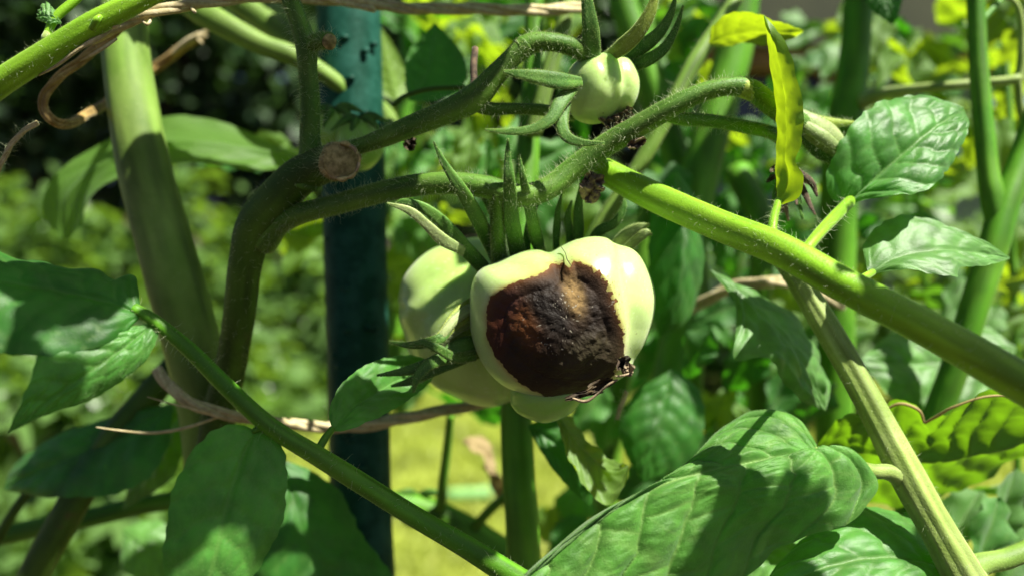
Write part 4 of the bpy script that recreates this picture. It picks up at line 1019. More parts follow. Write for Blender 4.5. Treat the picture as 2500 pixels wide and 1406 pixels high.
# pale ridged stalk at the bottom right
ps, _ = tube('leaf_stalk', [(1880, 590, 0.30, 24), (1940, 670, 0.295, 28), (2010, 785, 0.290, 32), (2080, 905, 0.284, 33), (2150, 1035, 0.278, 36), (2218, 1165, 0.272, 42), (2285, 1285, 0.268, 42), (2350, 1400, 0.265, 48), (2420, 1520, 0.262, 54), (2500, 1700, 0.262, 60)],
     M['stalk_pale'], B, sides=40, per=10, ridge=0.05, nridge=8, lump=0.02, lumpscale=50, hairs=420, hl=(0.001, 0.0028), fuzz=8000)
tube('leaflet_stalk', [(2215, 1175, 0.272, 30), (2170, 1152, 0.270, 20), (2120, 1148, 0.268, 18), (2050, 1120, 0.266, 16), (1990, 1100, 0.264, 10)], M['stalk_pale'], ps, sides=16, per=7, fuzz=900)
tube('leaflet_stalk', [(2345, 1400, 0.266, 40), (2400, 1375, 0.268, 27), (2460, 1362, 0.27, 25), (2560, 1320, 0.274, 24)], M['stem'], ps, sides=16, per=7, fuzz=900)
# the large leaf in focus
leaf('leaflet', [(1998, 1104, 0.262), (1920, 1112, 0.258), (1830, 1128, 0.254), (1740, 1145, 0.251), (1640, 1172, 0.249), (1540, 1210, 0.247), (1440, 1265, 0.245), (1360, 1330, 0.243), (1270, 1410, 0.240), (1160, 1530, 0.236), (1090, 1620, 0.234)],
     [(2002, 1104, 0.262), (1985, 1075, 0.272), (1945, 1035, 0.281), (1875, 1012, 0.288), (1800, 1028, 0.288), (1740, 1068, 0.283), (1692, 1128, 0.275), (1620, 1195, 0.265), (1520, 1245, 0.258), (1420, 1310, 0.252), (1320, 1400, 0.247), (1200, 1520, 0.240), (1090, 1620, 0.234)],
     [(2004, 1106, 0.262), (2030, 1096, 0.263), (2070, 1098, 0.265), (2112, 1130, 0.266), (2132, 1185, 0.267), (2118, 1235, 0.266), (2060, 1285, 0.263), (1980, 1312, 0.261), (1900, 1340, 0.259), (1840, 1390, 0.257), (1760, 1450, 0.254), (1600, 1530, 0.248), (1380, 1600, 0.239), (1090, 1620, 0.234)],
     M['leaf_big'], ps, nu=260, nv=180, netscale=0.0085, quilt=0.0034, seed=12, cup=0.15, nlat=8, k=0.42, vw=0.95, fuzz=42000, ruffle=0.02, serr=0.008)
# pale leaf under it
leaf('leaflet', [(2390, 1440, 0.275), (2280, 1380, 0.272), (2150, 1360, 0.268), (2000, 1390, 0.262), (1850, 1460, 0.258)],
     [(2392, 1436, 0.275), (2350, 1380, 0.282), (2290, 1320, 0.286), (2200, 1258, 0.288), (2110, 1236, 0.287), (2040, 1262, 0.283), (1960, 1318, 0.275), (1890, 1390, 0.266), (1850, 1460, 0.258)],
     [(2385, 1446, 0.275), (2280, 1480, 0.262), (2150, 1500, 0.255), (2000, 1500, 0.252), (1850, 1462, 0.258)], M['leaf'], ps, nu=80, nv=60, quilt=0.0012, seed=13, fuzz=9000)
leaf('leaflet', [(2010, 1330, 0.30), (1940, 1350, 0.298), (1860, 1390, 0.295), (1780, 1450, 0.295)],
     [(2010, 1328, 0.30), (1960, 1308, 0.305), (1900, 1318, 0.305), (1840, 1370, 0.30), (1780, 1448, 0.295)],
     [(2010, 1334, 0.30), (1970, 1400, 0.29), (1900, 1440, 0.288), (1780, 1452, 0.295)], M['leaf_pale'], ps, nu=40, nv=26, quilt=0.001, seed=14)
# back-lit leaf at the right, its underside to the camera
bl = leaf('leaflet', [(1995, 1090, 0.325), (2120, 1110, 0.318), (2260, 1130, 0.312), (2400, 1110, 0.308), (2560, 1060, 0.305)],
     [(1995, 1085, 0.325), (2060, 1020, 0.310), (2150, 1008, 0.302), (2195, 985, 0.298), (2242, 1000, 0.296), (2258, 1032, 0.298), (2330, 992, 0.289), (2420, 966, 0.285), (2560, 970, 0.284)],
     [(1995, 1095, 0.325), (2050, 1180, 0.345), (2120, 1235, 0.35), (2220, 1248, 0.348), (2320, 1215, 0.344), (2420, 1165, 0.336), (2560, 1090, 0.322)], M['leaf_back'], ps, nu=70, nv=46, quilt=0.0022, seed=15, seen='under', cup=0.05, nlat=9)
tube('leaf_margin', [(2258, 1032, 0.2976, 3), (2290, 1014, 0.293, 4), (2330, 992, 0.2886, 3), (2420, 966, 0.2847, 3), (2560, 970, 0.2837, 3)], M['leaf_edge'], bl, sides=8, per=6, lump=0.3)
tube('leaf_margin', [(2150, 1008, 0.3016, 3), (2195, 985, 0.2977, 4), (2242, 1000, 0.2957, 4), (2256, 1030, 0.2975, 3)], M['leaf_edge'], bl, sides=8, per=6, lump=0.3)

# ================================================================== MIDDLE PLANT (behind)
Cp = empty('tomato_plant', P(1280, 2000, 0.36), 'tomato plant behind the tomatoes with upright green stems and pale hanging leaves', 'plant')
tube('stem', [(1310, -300, 0.37, 24), (1305, 0, 0.37, 22), (1298, 200, 0.366, 24), (1285, 420, 0.36, 30), (1268, 650, 0.352, 36), (1260, 950, 0.344, 38), (1265, 1150, 0.342, 40), (1280, 1406, 0.34, 42), (1300, 2400, 0.35, 44)], M['stem_green'], Cp, sides=20, per=8, lump=0.03)
tube('stem', [(1822, -250, 0.47, 46), (1810, -20, 0.47, 45), (1790, 130, 0.468, 45), (1745, 290, 0.465, 46), (1712, 420, 0.463, 46), (1690, 560, 0.46, 44), (1660, 800, 0.455, 44), (1625, 1000, 0.45, 46), (1600, 1300, 0.45, 48), (1580, 2000, 0.46, 50)], M['stem_green'], Cp, sides=20, per=8, lump=0.03)
tube('leaf_stalk', [(1830, -60, 0.36, 18), (1790, 10, 0.355, 18), (1720, 115, 0.348, 19), (1680, 180, 0.345, 20), (1610, 320, 0.342, 19), (1550, 420, 0.342, 19), (1460, 560, 0.345, 20), (1400, 700, 0.35, 22)], M['stem'], Cp, sides=16, per=8, hairs=150, fuzz=1500)
tube('leaf_stalk', [(1395, -60, 0.36, 22), (1375, 60, 0.355, 20), (1340, 180, 0.352, 20), (1300, 330, 0.352, 22)], M['stem'], Cp, sides=14, per=7)
leaf('leaf', [(1732, 108, 0.32), (1780, 90, 0.318), (1850, 82, 0.316), (1910, 84, 0.316), (1962, 76, 0.318)],
     [(1730, 104, 0.32), (1740, 66, 0.312), (1775, 40, 0.306), (1835, 33, 0.303), (1890, 52, 0.306), (1930, 66, 0.312), (1962, 74, 0.318)],
     [(1734, 112, 0.32), (1760, 118, 0.325), (1820, 110, 0.33), (1880, 112, 0.332), (1930, 102, 0.328), (1962, 78, 0.318)], M['leaf_yellow'], Cp, nu=50, nv=30, quilt=0.0006, seed=16, seen='under')
# curled leaf, back-lit
leaf('leaf', [(1360, 1010, 0.31), (1400, 1060, 0.305), (1440, 1110, 0.300), (1490, 1150, 0.296), (1532, 1140, 0.294)],
     [(1365, 1008, 0.31), (1405, 1020, 0.315), (1440, 1080, 0.312), (1490, 1110, 0.306), (1535, 1136, 0.295)],
     [(1355, 1012, 0.31), (1385, 1090, 0.298), (1420, 1170, 0.292), (1480, 1222, 0.290), (1520, 1190, 0.290), (1532, 1144, 0.294)], M['leaf_lime'], Cp, nu=50, nv=34, quilt=0.0012, seed=17, seen='under', cup=0.15, ruffle=0.08)
leaf('leaf', [(1290, 1040, 0.33), (1350, 1080, 0.325), (1400, 1140, 0.32), (1440, 1230, 0.32)],
     [(1290, 1036, 0.33), (1350, 1020, 0.33), (1410, 1060, 0.325), (1450, 1130, 0.322), (1445, 1230, 0.32)],
     [(1290, 1044, 0.33), (1320, 1100, 0.325), (1370, 1170, 0.32), (1440, 1235, 0.32)], M['leaf_dark'], Cp, nu=40, nv=26, quilt=0.001, seed=18)
# hanging leaf with a bright shoulder behind the stalk
leaf('leaf', [(1650, 420, 0.36), (1668, 520, 0.35), (1668, 640, 0.345), (1650, 740, 0.345), (1610, 825, 0.35)],
     [(1645, 420, 0.36), (1600, 470, 0.36), (1585, 560, 0.358), (1582, 660, 0.356), (1592, 760, 0.353), (1610, 825, 0.35)],
     [(1655, 420, 0.36), (1705, 500, 0.36), (1718, 580, 0.362), (1712, 680, 0.358), (1680, 780, 0.353), (1610, 825, 0.35)], M['leaf_dark'], Cp, nu=50, nv=34, quilt=0.001, seed=19)
leaf('leaf', [(1735, 660, 0.32), (1810, 730, 0.312), (1890, 810, 0.308), (1960, 900, 0.31), (2016, 1000, 0.318)],
     [(1735, 658, 0.32), (1800, 700, 0.325), (1880, 745, 0.328), (1950, 800, 0.328), (2000, 880, 0.325), (2022, 950, 0.322), (2016, 1000, 0.318)],
     [(1735, 664, 0.32), (1775, 720, 0.312), (1800, 780, 0.304), (1785, 850, 0.298), (1790, 885, 0.296), (1860, 885, 0.298), (1905, 930, 0.303), (1960, 980, 0.31), (2016, 1002, 0.318)], M['leaf_pale'], Cp, nu=60, nv=40, quilt=0.0014, seed=20, ruffle=0.05)
leaf('leaf', [(1640, 900, 0.37), (1620, 980, 0.365), (1600, 1070, 0.36), (1570, 1180, 0.36)],
     [(1630, 905, 0.37), (1550, 960, 0.37), (1512, 1040, 0.368), (1530, 1110, 0.365), (1570, 1180, 0.36)],
     [(1650, 905, 0.37), (1710, 960, 0.37), (1715, 1060, 0.365), (1670, 1140, 0.362), (1570, 1180, 0.36)], M['leaf_dark'], Cp, nu=40, nv=28, quilt=0.0012, seed=21)
leaf('leaf', [(2480, 850, 0.40), (2380, 870, 0.395), (2260, 890, 0.39), (2100, 880, 0.385)],
     [(2480, 846, 0.40), (2400, 800, 0.41), (2280, 790, 0.41), (2180, 810, 0.40), (2100, 878, 0.385)],
     [(2480, 854, 0.40), (2420, 960, 0.385), (2300, 1010, 0.378), (2180, 980, 0.38), (2100, 884, 0.385)], M['leaf_pale'], Cp, nu=50, nv=34, quilt=0.002, seed=22)
leaf('leaf', [(1000, 245, 0.36), (1040, 190, 0.358), (1060, 120, 0.36), (1062, 55, 0.365)],
     [(998, 243, 0.36), (985, 190, 0.365), (1000, 120, 0.37), (1062, 55, 0.365)],
     [(1004, 248, 0.36), (1080, 240, 0.35), (1140, 190, 0.35), (1120, 120, 0.355), (1062, 55, 0.365)], M['leaf_dark'], Cp, nu=40, nv=26, quilt=0.0008, seed=23, seen='under')
leaf('leaf', [(968, 245, 0.42), (955, 190, 0.42), (938, 120, 0.42), (925, 60, 0.42)],
     [(960, 245, 0.42), (922, 220, 0.418), (915, 140, 0.418), (925, 60, 0.42)],
     [(975, 245, 0.42), (998, 215, 0.425), (985, 160, 0.425), (955, 100, 0.422), (925, 60, 0.42)], M['leaf_yellow'], Cp, nu=30, nv=20, quilt=0.0006, seed=24, seen='under')
# diagonal stems at the top left
tube('stem', [(480, -90, 0.42, 30), (570, -5, 0.415, 29), (680, 75, 0.41, 28), (780, 155, 0.405, 28), (885, 250, 0.40, 26), (925, 265, 0.395, 22), (955, 300, 0.385, 18), (930, 330, 0.37, 10)], M['stem'], Cp, sides=18, per=8)
tube('stem', [(400, -60, 0.37, 30), (470, 15, 0.366, 30), (545, 60, 0.362, 30), (640, 110, 0.362, 26), (720, 140, 0.365, 25), (830, 210, 0.372, 20), (870, 290, 0.38, 14)], M['stem'], Cp, sides=18, per=8)
leaf('leaf', [(760, 395, 0.40), (620, 360, 0.395), (450, 340, 0.39), (280, 380, 0.392), (170, 470, 0.395), (160, 585, 0.40)],
     [(760, 392, 0.40), (640, 335, 0.41), (520, 292, 0.412), (410, 285, 0.41), (260, 340, 0.405), (130, 430, 0.40), (105, 520, 0.398), (150, 585, 0.40)],
     [(760, 398, 0.40), (660, 412, 0.39), (560, 405, 0.382), (420, 400, 0.378), (300, 425, 0.382), (220, 480, 0.388), (200, 540, 0.392), (170, 585, 0.40)], M['leaf_back'], Cp, nu=50, nv=30, quilt=0.001, seed=25, seen='under')

# ---- lower left, in shade
D = empty('tomato_plant', P(200, 1900, 0.40), 'shaded tomato plant low at the left with dark leaves and leaning brown stem', 'plant')
tube('stem', [(30, 1500, 0.36, 36), (110, 1350, 0.36, 36), (190, 1210, 0.362, 37), (280, 1070, 0.365, 36), (370, 960, 0.37, 34), (440, 880, 0.375, 32)], M['stem_old'], D, sides=18, per=8)
tube('leaf_stalk', [(-60, 1320, 0.40, 24), (80, 1290, 0.40, 24), (220, 1262, 0.40, 23), (420, 1222, 0.40, 22), (560, 1240, 0.41, 22), (760, 1232, 0.42, 28), (900, 1228, 0.43, 30), (1010, 1236, 0.435, 32), (1110, 1275, 0.435, 34), (1200, 1330, 0.435, 36), (1310, 1400, 0.43, 38)], M['stem_green'], D, sides=18, per=8)
tube('leaf_stalk', [(-40, 1380, 0.38, 10), (20, 1270, 0.38, 12), (70, 1200, 0.38, 12), (130, 1140, 0.38, 10)], M['stem_old'], D, sides=10, per=7)
tube('leaf_stalk', [(1100, 1010, 0.40, 10), (1092, 1090, 0.41, 11), (1080, 1190, 0.42, 12), (1075, 1240, 0.43, 14)], M['stem_green'], D, sides=10, per=7)
tube('leaf_stalk', [(1160, 1285, 0.43, 13), (1200, 1240, 0.42, 12), (1255, 1195, 0.41, 12)], M['stem_green'], D, sides=10, per=7)
def qleaf(outL, mid, outR, mat, parent, seed, name='leaf', **kw):
    kw.setdefault('quilt', 0.0012)
    return leaf(name, mid, outL, outR, M[mat], parent, nu=46, nv=30, seed=seed, **kw)
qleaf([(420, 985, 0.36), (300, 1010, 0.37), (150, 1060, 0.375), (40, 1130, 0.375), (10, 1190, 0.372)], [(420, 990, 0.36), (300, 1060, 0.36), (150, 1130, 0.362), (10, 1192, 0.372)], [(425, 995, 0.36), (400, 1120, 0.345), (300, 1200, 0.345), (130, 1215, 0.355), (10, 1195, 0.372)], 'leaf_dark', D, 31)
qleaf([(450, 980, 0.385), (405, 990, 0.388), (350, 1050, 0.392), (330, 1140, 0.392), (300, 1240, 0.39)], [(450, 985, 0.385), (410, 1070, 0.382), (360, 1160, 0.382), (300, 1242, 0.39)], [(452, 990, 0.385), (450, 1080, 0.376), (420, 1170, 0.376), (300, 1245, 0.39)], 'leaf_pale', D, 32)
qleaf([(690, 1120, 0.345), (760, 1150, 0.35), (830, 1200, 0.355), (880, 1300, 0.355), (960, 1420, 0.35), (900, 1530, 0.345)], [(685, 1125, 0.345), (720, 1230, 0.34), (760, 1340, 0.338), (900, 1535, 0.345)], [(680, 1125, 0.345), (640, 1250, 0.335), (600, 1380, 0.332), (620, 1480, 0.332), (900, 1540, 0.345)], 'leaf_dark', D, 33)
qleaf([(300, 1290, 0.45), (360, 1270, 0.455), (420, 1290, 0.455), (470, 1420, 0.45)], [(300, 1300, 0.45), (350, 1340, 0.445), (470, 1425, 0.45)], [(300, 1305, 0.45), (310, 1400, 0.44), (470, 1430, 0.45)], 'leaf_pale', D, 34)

# ---- far right, behind
E = empty('tomato_plant', P(2420, 2000, 0.42), 'slender tomato plant at the far right with bent pale stalks and lime leaves', 'plant')
tube('stem', [(2375, -200, 0.37, 21), (2382, 0, 0.37, 21), (2392, 200, 0.368, 22), (2408, 380, 0.366, 24), (2422, 480, 0.364, 28), (2432, 560, 0.363, 20)], M['stem_green'], E, sides=16, per=8)
tube('stem', [(2540, 250, 0.37, 28), (2498, 380, 0.368, 29), (2455, 500, 0.364, 33), (2420, 620, 0.362, 35), (2375, 760, 0.362, 34), (2330, 900, 0.364, 33), (2290, 1010, 0.366, 33), (2230, 1200, 0.37, 34), (2150, 1700, 0.38, 36)], M['stem_green'], E, sides=18, per=8)
tube('stem', [(2100, -200, 0.44, 34), (2095, 0, 0.44, 34), (2085, 150, 0.44, 36), (2065, 290, 0.44, 42), (2050, 400, 0.45, 44), (2040, 800, 0.46, 44), (2030, 1700, 0.47, 46)], M['stem_green'], E, sides=18, per=8)
tube('leaf_stalk', [(2080, 260, 0.44, 22), (2150, 232, 0.42, 16), (2200, 222, 0.405, 13), (2300, 212, 0.39, 12), (2390, 204, 0.385, 12), (2470, 196, 0.38, 12), (2488, 182, 0.38, 11), (2494, 120, 0.378, 9), (2490, 40, 0.376, 8), (2470, 0, 0.375, 7), (2420, -20, 0.375, 6)], M['stalk_pale'], E, sides=12, per=8)
tube('leaf_stalk', [(2484, 195, 0.38, 9), (2490, 260, 0.385, 9), (2505, 330, 0.39, 10)], M['stalk_pale'], E, sides=10, per=6)
tube('leaf_stalk', [(2390, 60, 0.372, 9), (2420, 25, 0.376, 7), (2450, -5, 0.38, 5)], M['stem_green'], E, sides=10, per=6)
qleaf([(2095, -30, 0.38), (2120, 20, 0.378), (2150, 45, 0.376), (2178, 62, 0.376)], [(2140, -50, 0.38), (2160, 0, 0.375), (2178, 62, 0.376)], [(2205, -30, 0.38), (2200, 10, 0.378), (2190, 45, 0.376), (2178, 62, 0.376)], 'leaf_dark', E, 41)
lv = [(2150, 80, .50, 120, 250, 'leaf_lime'), (2195, 130, .60, 150, 60, 'leaf_lime'), (2170, 160, .55, 130, 240, 'leaf_lime'), (2265, 105, .75, 90, 10, 'leaf_lime'), (2320, 110, .8, 100, 170, 'leaf_pale'), (2200, 90, .6, 90, 100, 'leaf_pale'),
      (2440, 70, .48, 170, 250, 'leaf_lime'), (2470, 40, .48, 130, 280, 'leaf_lime'), (2420, 30, .5, 120, 200, 'leaf_lime'), (2380, 40, .6, 100, 90, 'leaf_lime'), (2330, 20, .7, 110, 130, 'leaf_pale'), (2480, 110, .46, 120, 240, 'leaf_lime'),
      (2380, 330, .48, 150, 260, 'leaf_lime'), (2450, 370, .47, 170, 280, 'leaf_lime'), (2470, 300, .52, 120, 200, 'leaf_lime'), (2330, 420, .6, 120, 190, 'leaf_lime'), (2280, 500, .65, 120, 160, 'leaf_pale'), (2320, 470, .6, 120, 20, 'leaf_lime'),
      (2190, 500, .7, 110, 170, 'leaf_pale'), (2230, 200, .7, 110, 30, 'leaf_lime'), (2290, 180, .72, 110, 200, 'leaf_pale'), (2250, 160, .8, 90, 70, 'leaf_pale'), (2460, 240, .5, 110, 260, 'leaf_lime'),
      (2485, 690, .46, 150, 200, 'leaf_lime'), (2470, 770, .48, 170, 10, 'leaf_lime'), (2440, 830, .5, 160, 185, 'leaf_lime'), (2490, 860, .5, 150, 250, 'leaf_lime'), (2470, 600, .52, 140, 300, 'leaf_lime'), (2490, 540, .55, 120, 250, 'leaf_pale'),
      (2400, 800, .44, 150, 230, 'leaf_pale'), (2330, 740, .46, 140, 240, 'leaf_pale'), (2260, 720, .5, 140, 190, 'leaf_pale'), (2200, 740, .5, 130, 200, 'leaf_lime'), (2130, 760, .48, 130, 0, 'leaf_lime'), (2090, 800, .5, 120, 250, 'leaf_pale')]
for (x, y, d, s, a, mt) in lv:
    pleaf(x, y, d, s, a, M[mt], E, tilt=random.uniform(-0.6, 0.7), yaw=random.uniform(-.5, .5))
tube('leaf_stalk', [(2160, -40, .6, 6), (2180, 100, .6, 7), (2200, 250, .6, 8), (2230, 420, .62, 8), (2260, 700, .62, 9), (2290, 1300, .62, 10), (2310, 3000, .64, 10)], M['stem_green'], E, sides=8, per=6)
tube('leaf_stalk', [(2420, -40, .5, 6), (2450, 100, .5, 7), (2465, 300, .49, 8), (2470, 600, .49, 9), (2480, 900, .5, 9), (2500, 2300, .52, 10)], M['stem_green'], E, sides=8, per=6)

# ---- centre right, deep in the row
G = empty('tomato_plant', P(1750, 1900, 0.55), 'leafy tomato plant deep in the row behind the rotten tomato, right of it', 'plant')
tube('stem', [(1560, -200, .55, 24), (1580, 100, .55, 26), (1600, 400, .55, 28), (1560, 700, .55, 30), (1500, 1000, .55, 30), (1470, 1400, .56, 32), (1440, 2600, .6, 34)], M['stem_green'], G, sides=14, per=7)
tube('stem', [(1500, -200, .5, 34), (1520, 0, .5, 36), (1590, 200, .5, 36), (1660, 420, .5, 34), (1700, 700, .5, 34), (1680, 1000, .5, 34), (1660, 2300, .55, 36)], M['stem_green'], G, sides=14, per=7)
tube('stem', [(1800, 420, .5, 34), (1850, 520, .48, 32), (1860, 640, .47, 30), (1850, 800, .48, 28), (1860, 1100, .5, 28), (1880, 2300, .55, 28)], M['stem_green'], G, sides=14, per=7)
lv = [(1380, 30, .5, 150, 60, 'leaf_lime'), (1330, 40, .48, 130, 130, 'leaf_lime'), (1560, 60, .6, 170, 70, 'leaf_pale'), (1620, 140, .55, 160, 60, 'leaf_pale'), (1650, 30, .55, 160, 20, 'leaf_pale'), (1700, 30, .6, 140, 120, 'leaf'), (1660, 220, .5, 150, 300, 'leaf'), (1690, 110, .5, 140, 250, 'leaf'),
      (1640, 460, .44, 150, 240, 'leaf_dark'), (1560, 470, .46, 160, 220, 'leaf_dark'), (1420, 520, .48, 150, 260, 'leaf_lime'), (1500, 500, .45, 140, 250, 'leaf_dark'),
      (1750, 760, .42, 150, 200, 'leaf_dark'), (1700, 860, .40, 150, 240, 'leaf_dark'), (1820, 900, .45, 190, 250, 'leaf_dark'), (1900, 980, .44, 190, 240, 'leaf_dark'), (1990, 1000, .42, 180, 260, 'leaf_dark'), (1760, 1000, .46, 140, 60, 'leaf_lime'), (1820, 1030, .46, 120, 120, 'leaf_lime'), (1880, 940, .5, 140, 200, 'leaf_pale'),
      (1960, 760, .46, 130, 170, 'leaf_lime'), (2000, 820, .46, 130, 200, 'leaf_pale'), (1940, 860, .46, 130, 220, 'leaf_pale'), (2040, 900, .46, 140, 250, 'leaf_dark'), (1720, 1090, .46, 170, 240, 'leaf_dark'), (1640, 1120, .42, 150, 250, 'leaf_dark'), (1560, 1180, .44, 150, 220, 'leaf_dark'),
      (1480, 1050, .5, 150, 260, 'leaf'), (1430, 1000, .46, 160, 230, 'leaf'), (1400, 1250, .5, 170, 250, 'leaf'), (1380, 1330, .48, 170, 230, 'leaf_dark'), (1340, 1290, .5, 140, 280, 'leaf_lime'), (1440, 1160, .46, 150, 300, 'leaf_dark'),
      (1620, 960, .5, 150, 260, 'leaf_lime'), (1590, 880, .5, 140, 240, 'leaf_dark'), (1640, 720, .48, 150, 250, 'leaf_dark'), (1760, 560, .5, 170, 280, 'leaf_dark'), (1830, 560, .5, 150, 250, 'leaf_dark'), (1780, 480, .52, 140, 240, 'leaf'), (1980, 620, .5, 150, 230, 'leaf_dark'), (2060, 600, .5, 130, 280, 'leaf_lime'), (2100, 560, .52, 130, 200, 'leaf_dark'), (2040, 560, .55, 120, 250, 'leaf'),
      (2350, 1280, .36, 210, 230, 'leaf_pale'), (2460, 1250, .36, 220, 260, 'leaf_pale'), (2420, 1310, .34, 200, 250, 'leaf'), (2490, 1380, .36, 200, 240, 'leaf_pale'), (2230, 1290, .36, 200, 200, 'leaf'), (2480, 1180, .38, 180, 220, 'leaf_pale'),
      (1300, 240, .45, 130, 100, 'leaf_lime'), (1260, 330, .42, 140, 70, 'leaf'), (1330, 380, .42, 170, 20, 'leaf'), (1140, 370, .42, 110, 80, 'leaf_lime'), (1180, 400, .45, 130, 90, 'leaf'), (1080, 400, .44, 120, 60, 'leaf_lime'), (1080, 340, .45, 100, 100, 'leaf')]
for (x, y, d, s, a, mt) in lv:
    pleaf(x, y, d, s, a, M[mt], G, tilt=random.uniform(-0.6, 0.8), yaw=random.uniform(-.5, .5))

H = empty('tomato_plant', P(900, 1900, 0.62), 'blurred tomato plant behind the green stake with lime leaves', 'plant')
tube('stem', [(1020, -250, .62, 20), (1000, 100, .62, 22), (980, 500, .62, 22), (960, 900, .62, 24), (980, 1010, .62, 12)], M['stem_green'], H, sides=12, per=6)
lv = [(740, 560, .5, 190, 200, 'leaf_lime'), (720, 500, .5, 160, 160, 'leaf_lime'), (740, 610, .5, 150, 230, 'leaf_lime'), (980, 540, .55, 130, 80, 'leaf_lime'), (1010, 590, .55, 140, 300, 'leaf_pale'), (960, 640, .6, 130, 200, 'leaf_lime'), (980, 720, .6, 120, 260, 'leaf_lime'), (1000, 820, .6, 120, 220, 'leaf_lime'),
      (640, 370, .48, 140, 200, 'leaf_lime'), (690, 395, .48, 120, 180, 'leaf_lime'), (1180, 60, .7, 190, 200, 'leaf_dark'), (1060, 40, .75, 180, 160, 'leaf'), (1220, 100, .7, 160, 240, 'leaf'), (1120, 120, .8, 150, 30, 'leaf_dark'), (1000, 30, .8, 150, 10, 'leaf_dark'), (560, 400, .55, 150, 170, 'leaf_dark'),
      (1180, 1000, .55, 180, 190, 'leaf_dark'), (1100, 985, .55, 150, 170, 'leaf_dark'), (1010, 960, .55, 120, 30, 'leaf_pale'), (1060, 560, .6, 120, 60, 'leaf_pale'), (960, 420, .6, 120, 90, 'leaf_lime')]
for (x, y, d, s, a, mt) in lv:
    pleaf(x, y, d, s, a, M[mt], H, tilt=random.uniform(-0.6, 0.8), yaw=random.uniform(-.5, .5))
rg = np.random.default_rng(77)
for k in range(120):
    x, y = rg.uniform(1900, 2520), rg.uniform(20, 780)
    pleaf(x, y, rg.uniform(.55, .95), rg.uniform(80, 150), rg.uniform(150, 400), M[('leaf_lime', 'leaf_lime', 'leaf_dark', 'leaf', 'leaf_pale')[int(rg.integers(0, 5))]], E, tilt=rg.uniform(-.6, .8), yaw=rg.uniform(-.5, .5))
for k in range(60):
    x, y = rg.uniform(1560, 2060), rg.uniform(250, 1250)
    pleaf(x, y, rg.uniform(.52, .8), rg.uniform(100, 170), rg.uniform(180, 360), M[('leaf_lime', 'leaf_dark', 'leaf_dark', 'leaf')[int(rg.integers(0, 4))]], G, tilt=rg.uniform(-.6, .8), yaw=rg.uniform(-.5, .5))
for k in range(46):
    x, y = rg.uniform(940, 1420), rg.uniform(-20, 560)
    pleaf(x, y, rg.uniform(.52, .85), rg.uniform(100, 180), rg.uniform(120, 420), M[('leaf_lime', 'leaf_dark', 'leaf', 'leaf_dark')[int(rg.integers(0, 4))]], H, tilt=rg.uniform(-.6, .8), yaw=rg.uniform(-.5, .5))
rg = np.random.default_rng(91)
for (xa, xb, ya, yb, n_, pl_) in ((940, 1260, 10, 330, 16, H), (1260, 1420, -20, 90, 6, H), (1560, 1760, 0, 300, 7, G), (2090, 2500, 20, 480, 14, E), (2380, 2500, 640, 900, 6, E), (660, 790, 460, 620, 4, H), (1040, 1240, 330, 560, 8, H)):
    for k in range(n_):
        pleaf(rg.uniform(xa, xb), rg.uniform(ya, yb), rg.uniform(.5, .66), rg.uniform(110, 180), rg.uniform(200, 340), M['leaf_lime'], pl_, tilt=-rg.uniform(.62, .85), yaw=rg.uniform(-.3, .3))
dl = leaf('dry_leaf', [(1130, 1075, .47), (1180, 1080, .465), (1210, 1120, .46), (1215, 1180, .46), (1230, 1240, .46)],
     [(1130, 1072, .47), (1170, 1060, .472), (1200, 1080, .47), (1200, 1150, .466), (1215, 1200, .464), (1230, 1240, .46)],
     [(1130, 1080, .47), (1170, 1100, .46), (1200, 1150, .455), (1240, 1160, .452), (1250, 1200, .455), (1232, 1240, .46)], M['leaf_dry'], None, nu=30, nv=20, quilt=0.003, seed=44, ruffle=0.15)
tag(dl, 'shrivelled pale brown dry leaf hanging against the bright lawn', 'dry leaf')

# ================================================================== TOP LEFT STALK, TWINE
TL, _ = tube('leaf_stalk', [(-120, 300, 0.262, 32), (-30, 225, 0.260, 32), (60, 165, 0.258, 31), (150, 108, 0.257, 30), (230, 58, 0.257, 29), (320, 12, 0.258, 27), (420, -40, 0.26, 26), (560, -110, 0.265, 26)], M['stalk'], A, sides=20, per=9, lump=0.03, hairs=260, hl=(0.001, 0.0024), fuzz=5000)
tube('leaflet_stalk', [(108, 140, 0.258, 12), (118, 80, 0.259, 10), (140, 40, 0.26, 11), (185, 0, 0.262, 11), (230, -50, 0.264, 10)], M['stalk'], TL, sides=12, per=7)
tube('bud', [(112, 112, 0.2575, 9), (114, 92, 0.2565, 12), (112, 78, 0.257, 5)], M['stalk_pale'], TL, sides=10, per=6)
qleaf([(150, 55, .26), (125, 12, .262), (110, 15, .262), (92, 45, .263)], [(150, 58, .26), (120, 45, .259), (92, 46, .263)], [(148, 60, .26), (120, 62, .258), (92, 48, .263)], 'leaf_pale', TL, 51, name='leaflet')
tube('bud', [(225, 70, 0.2545, 8), (236, 50, 0.2525, 9), (246, 40, 0.2535, 6)], M['stalk'], TL, sides=10, per=6)

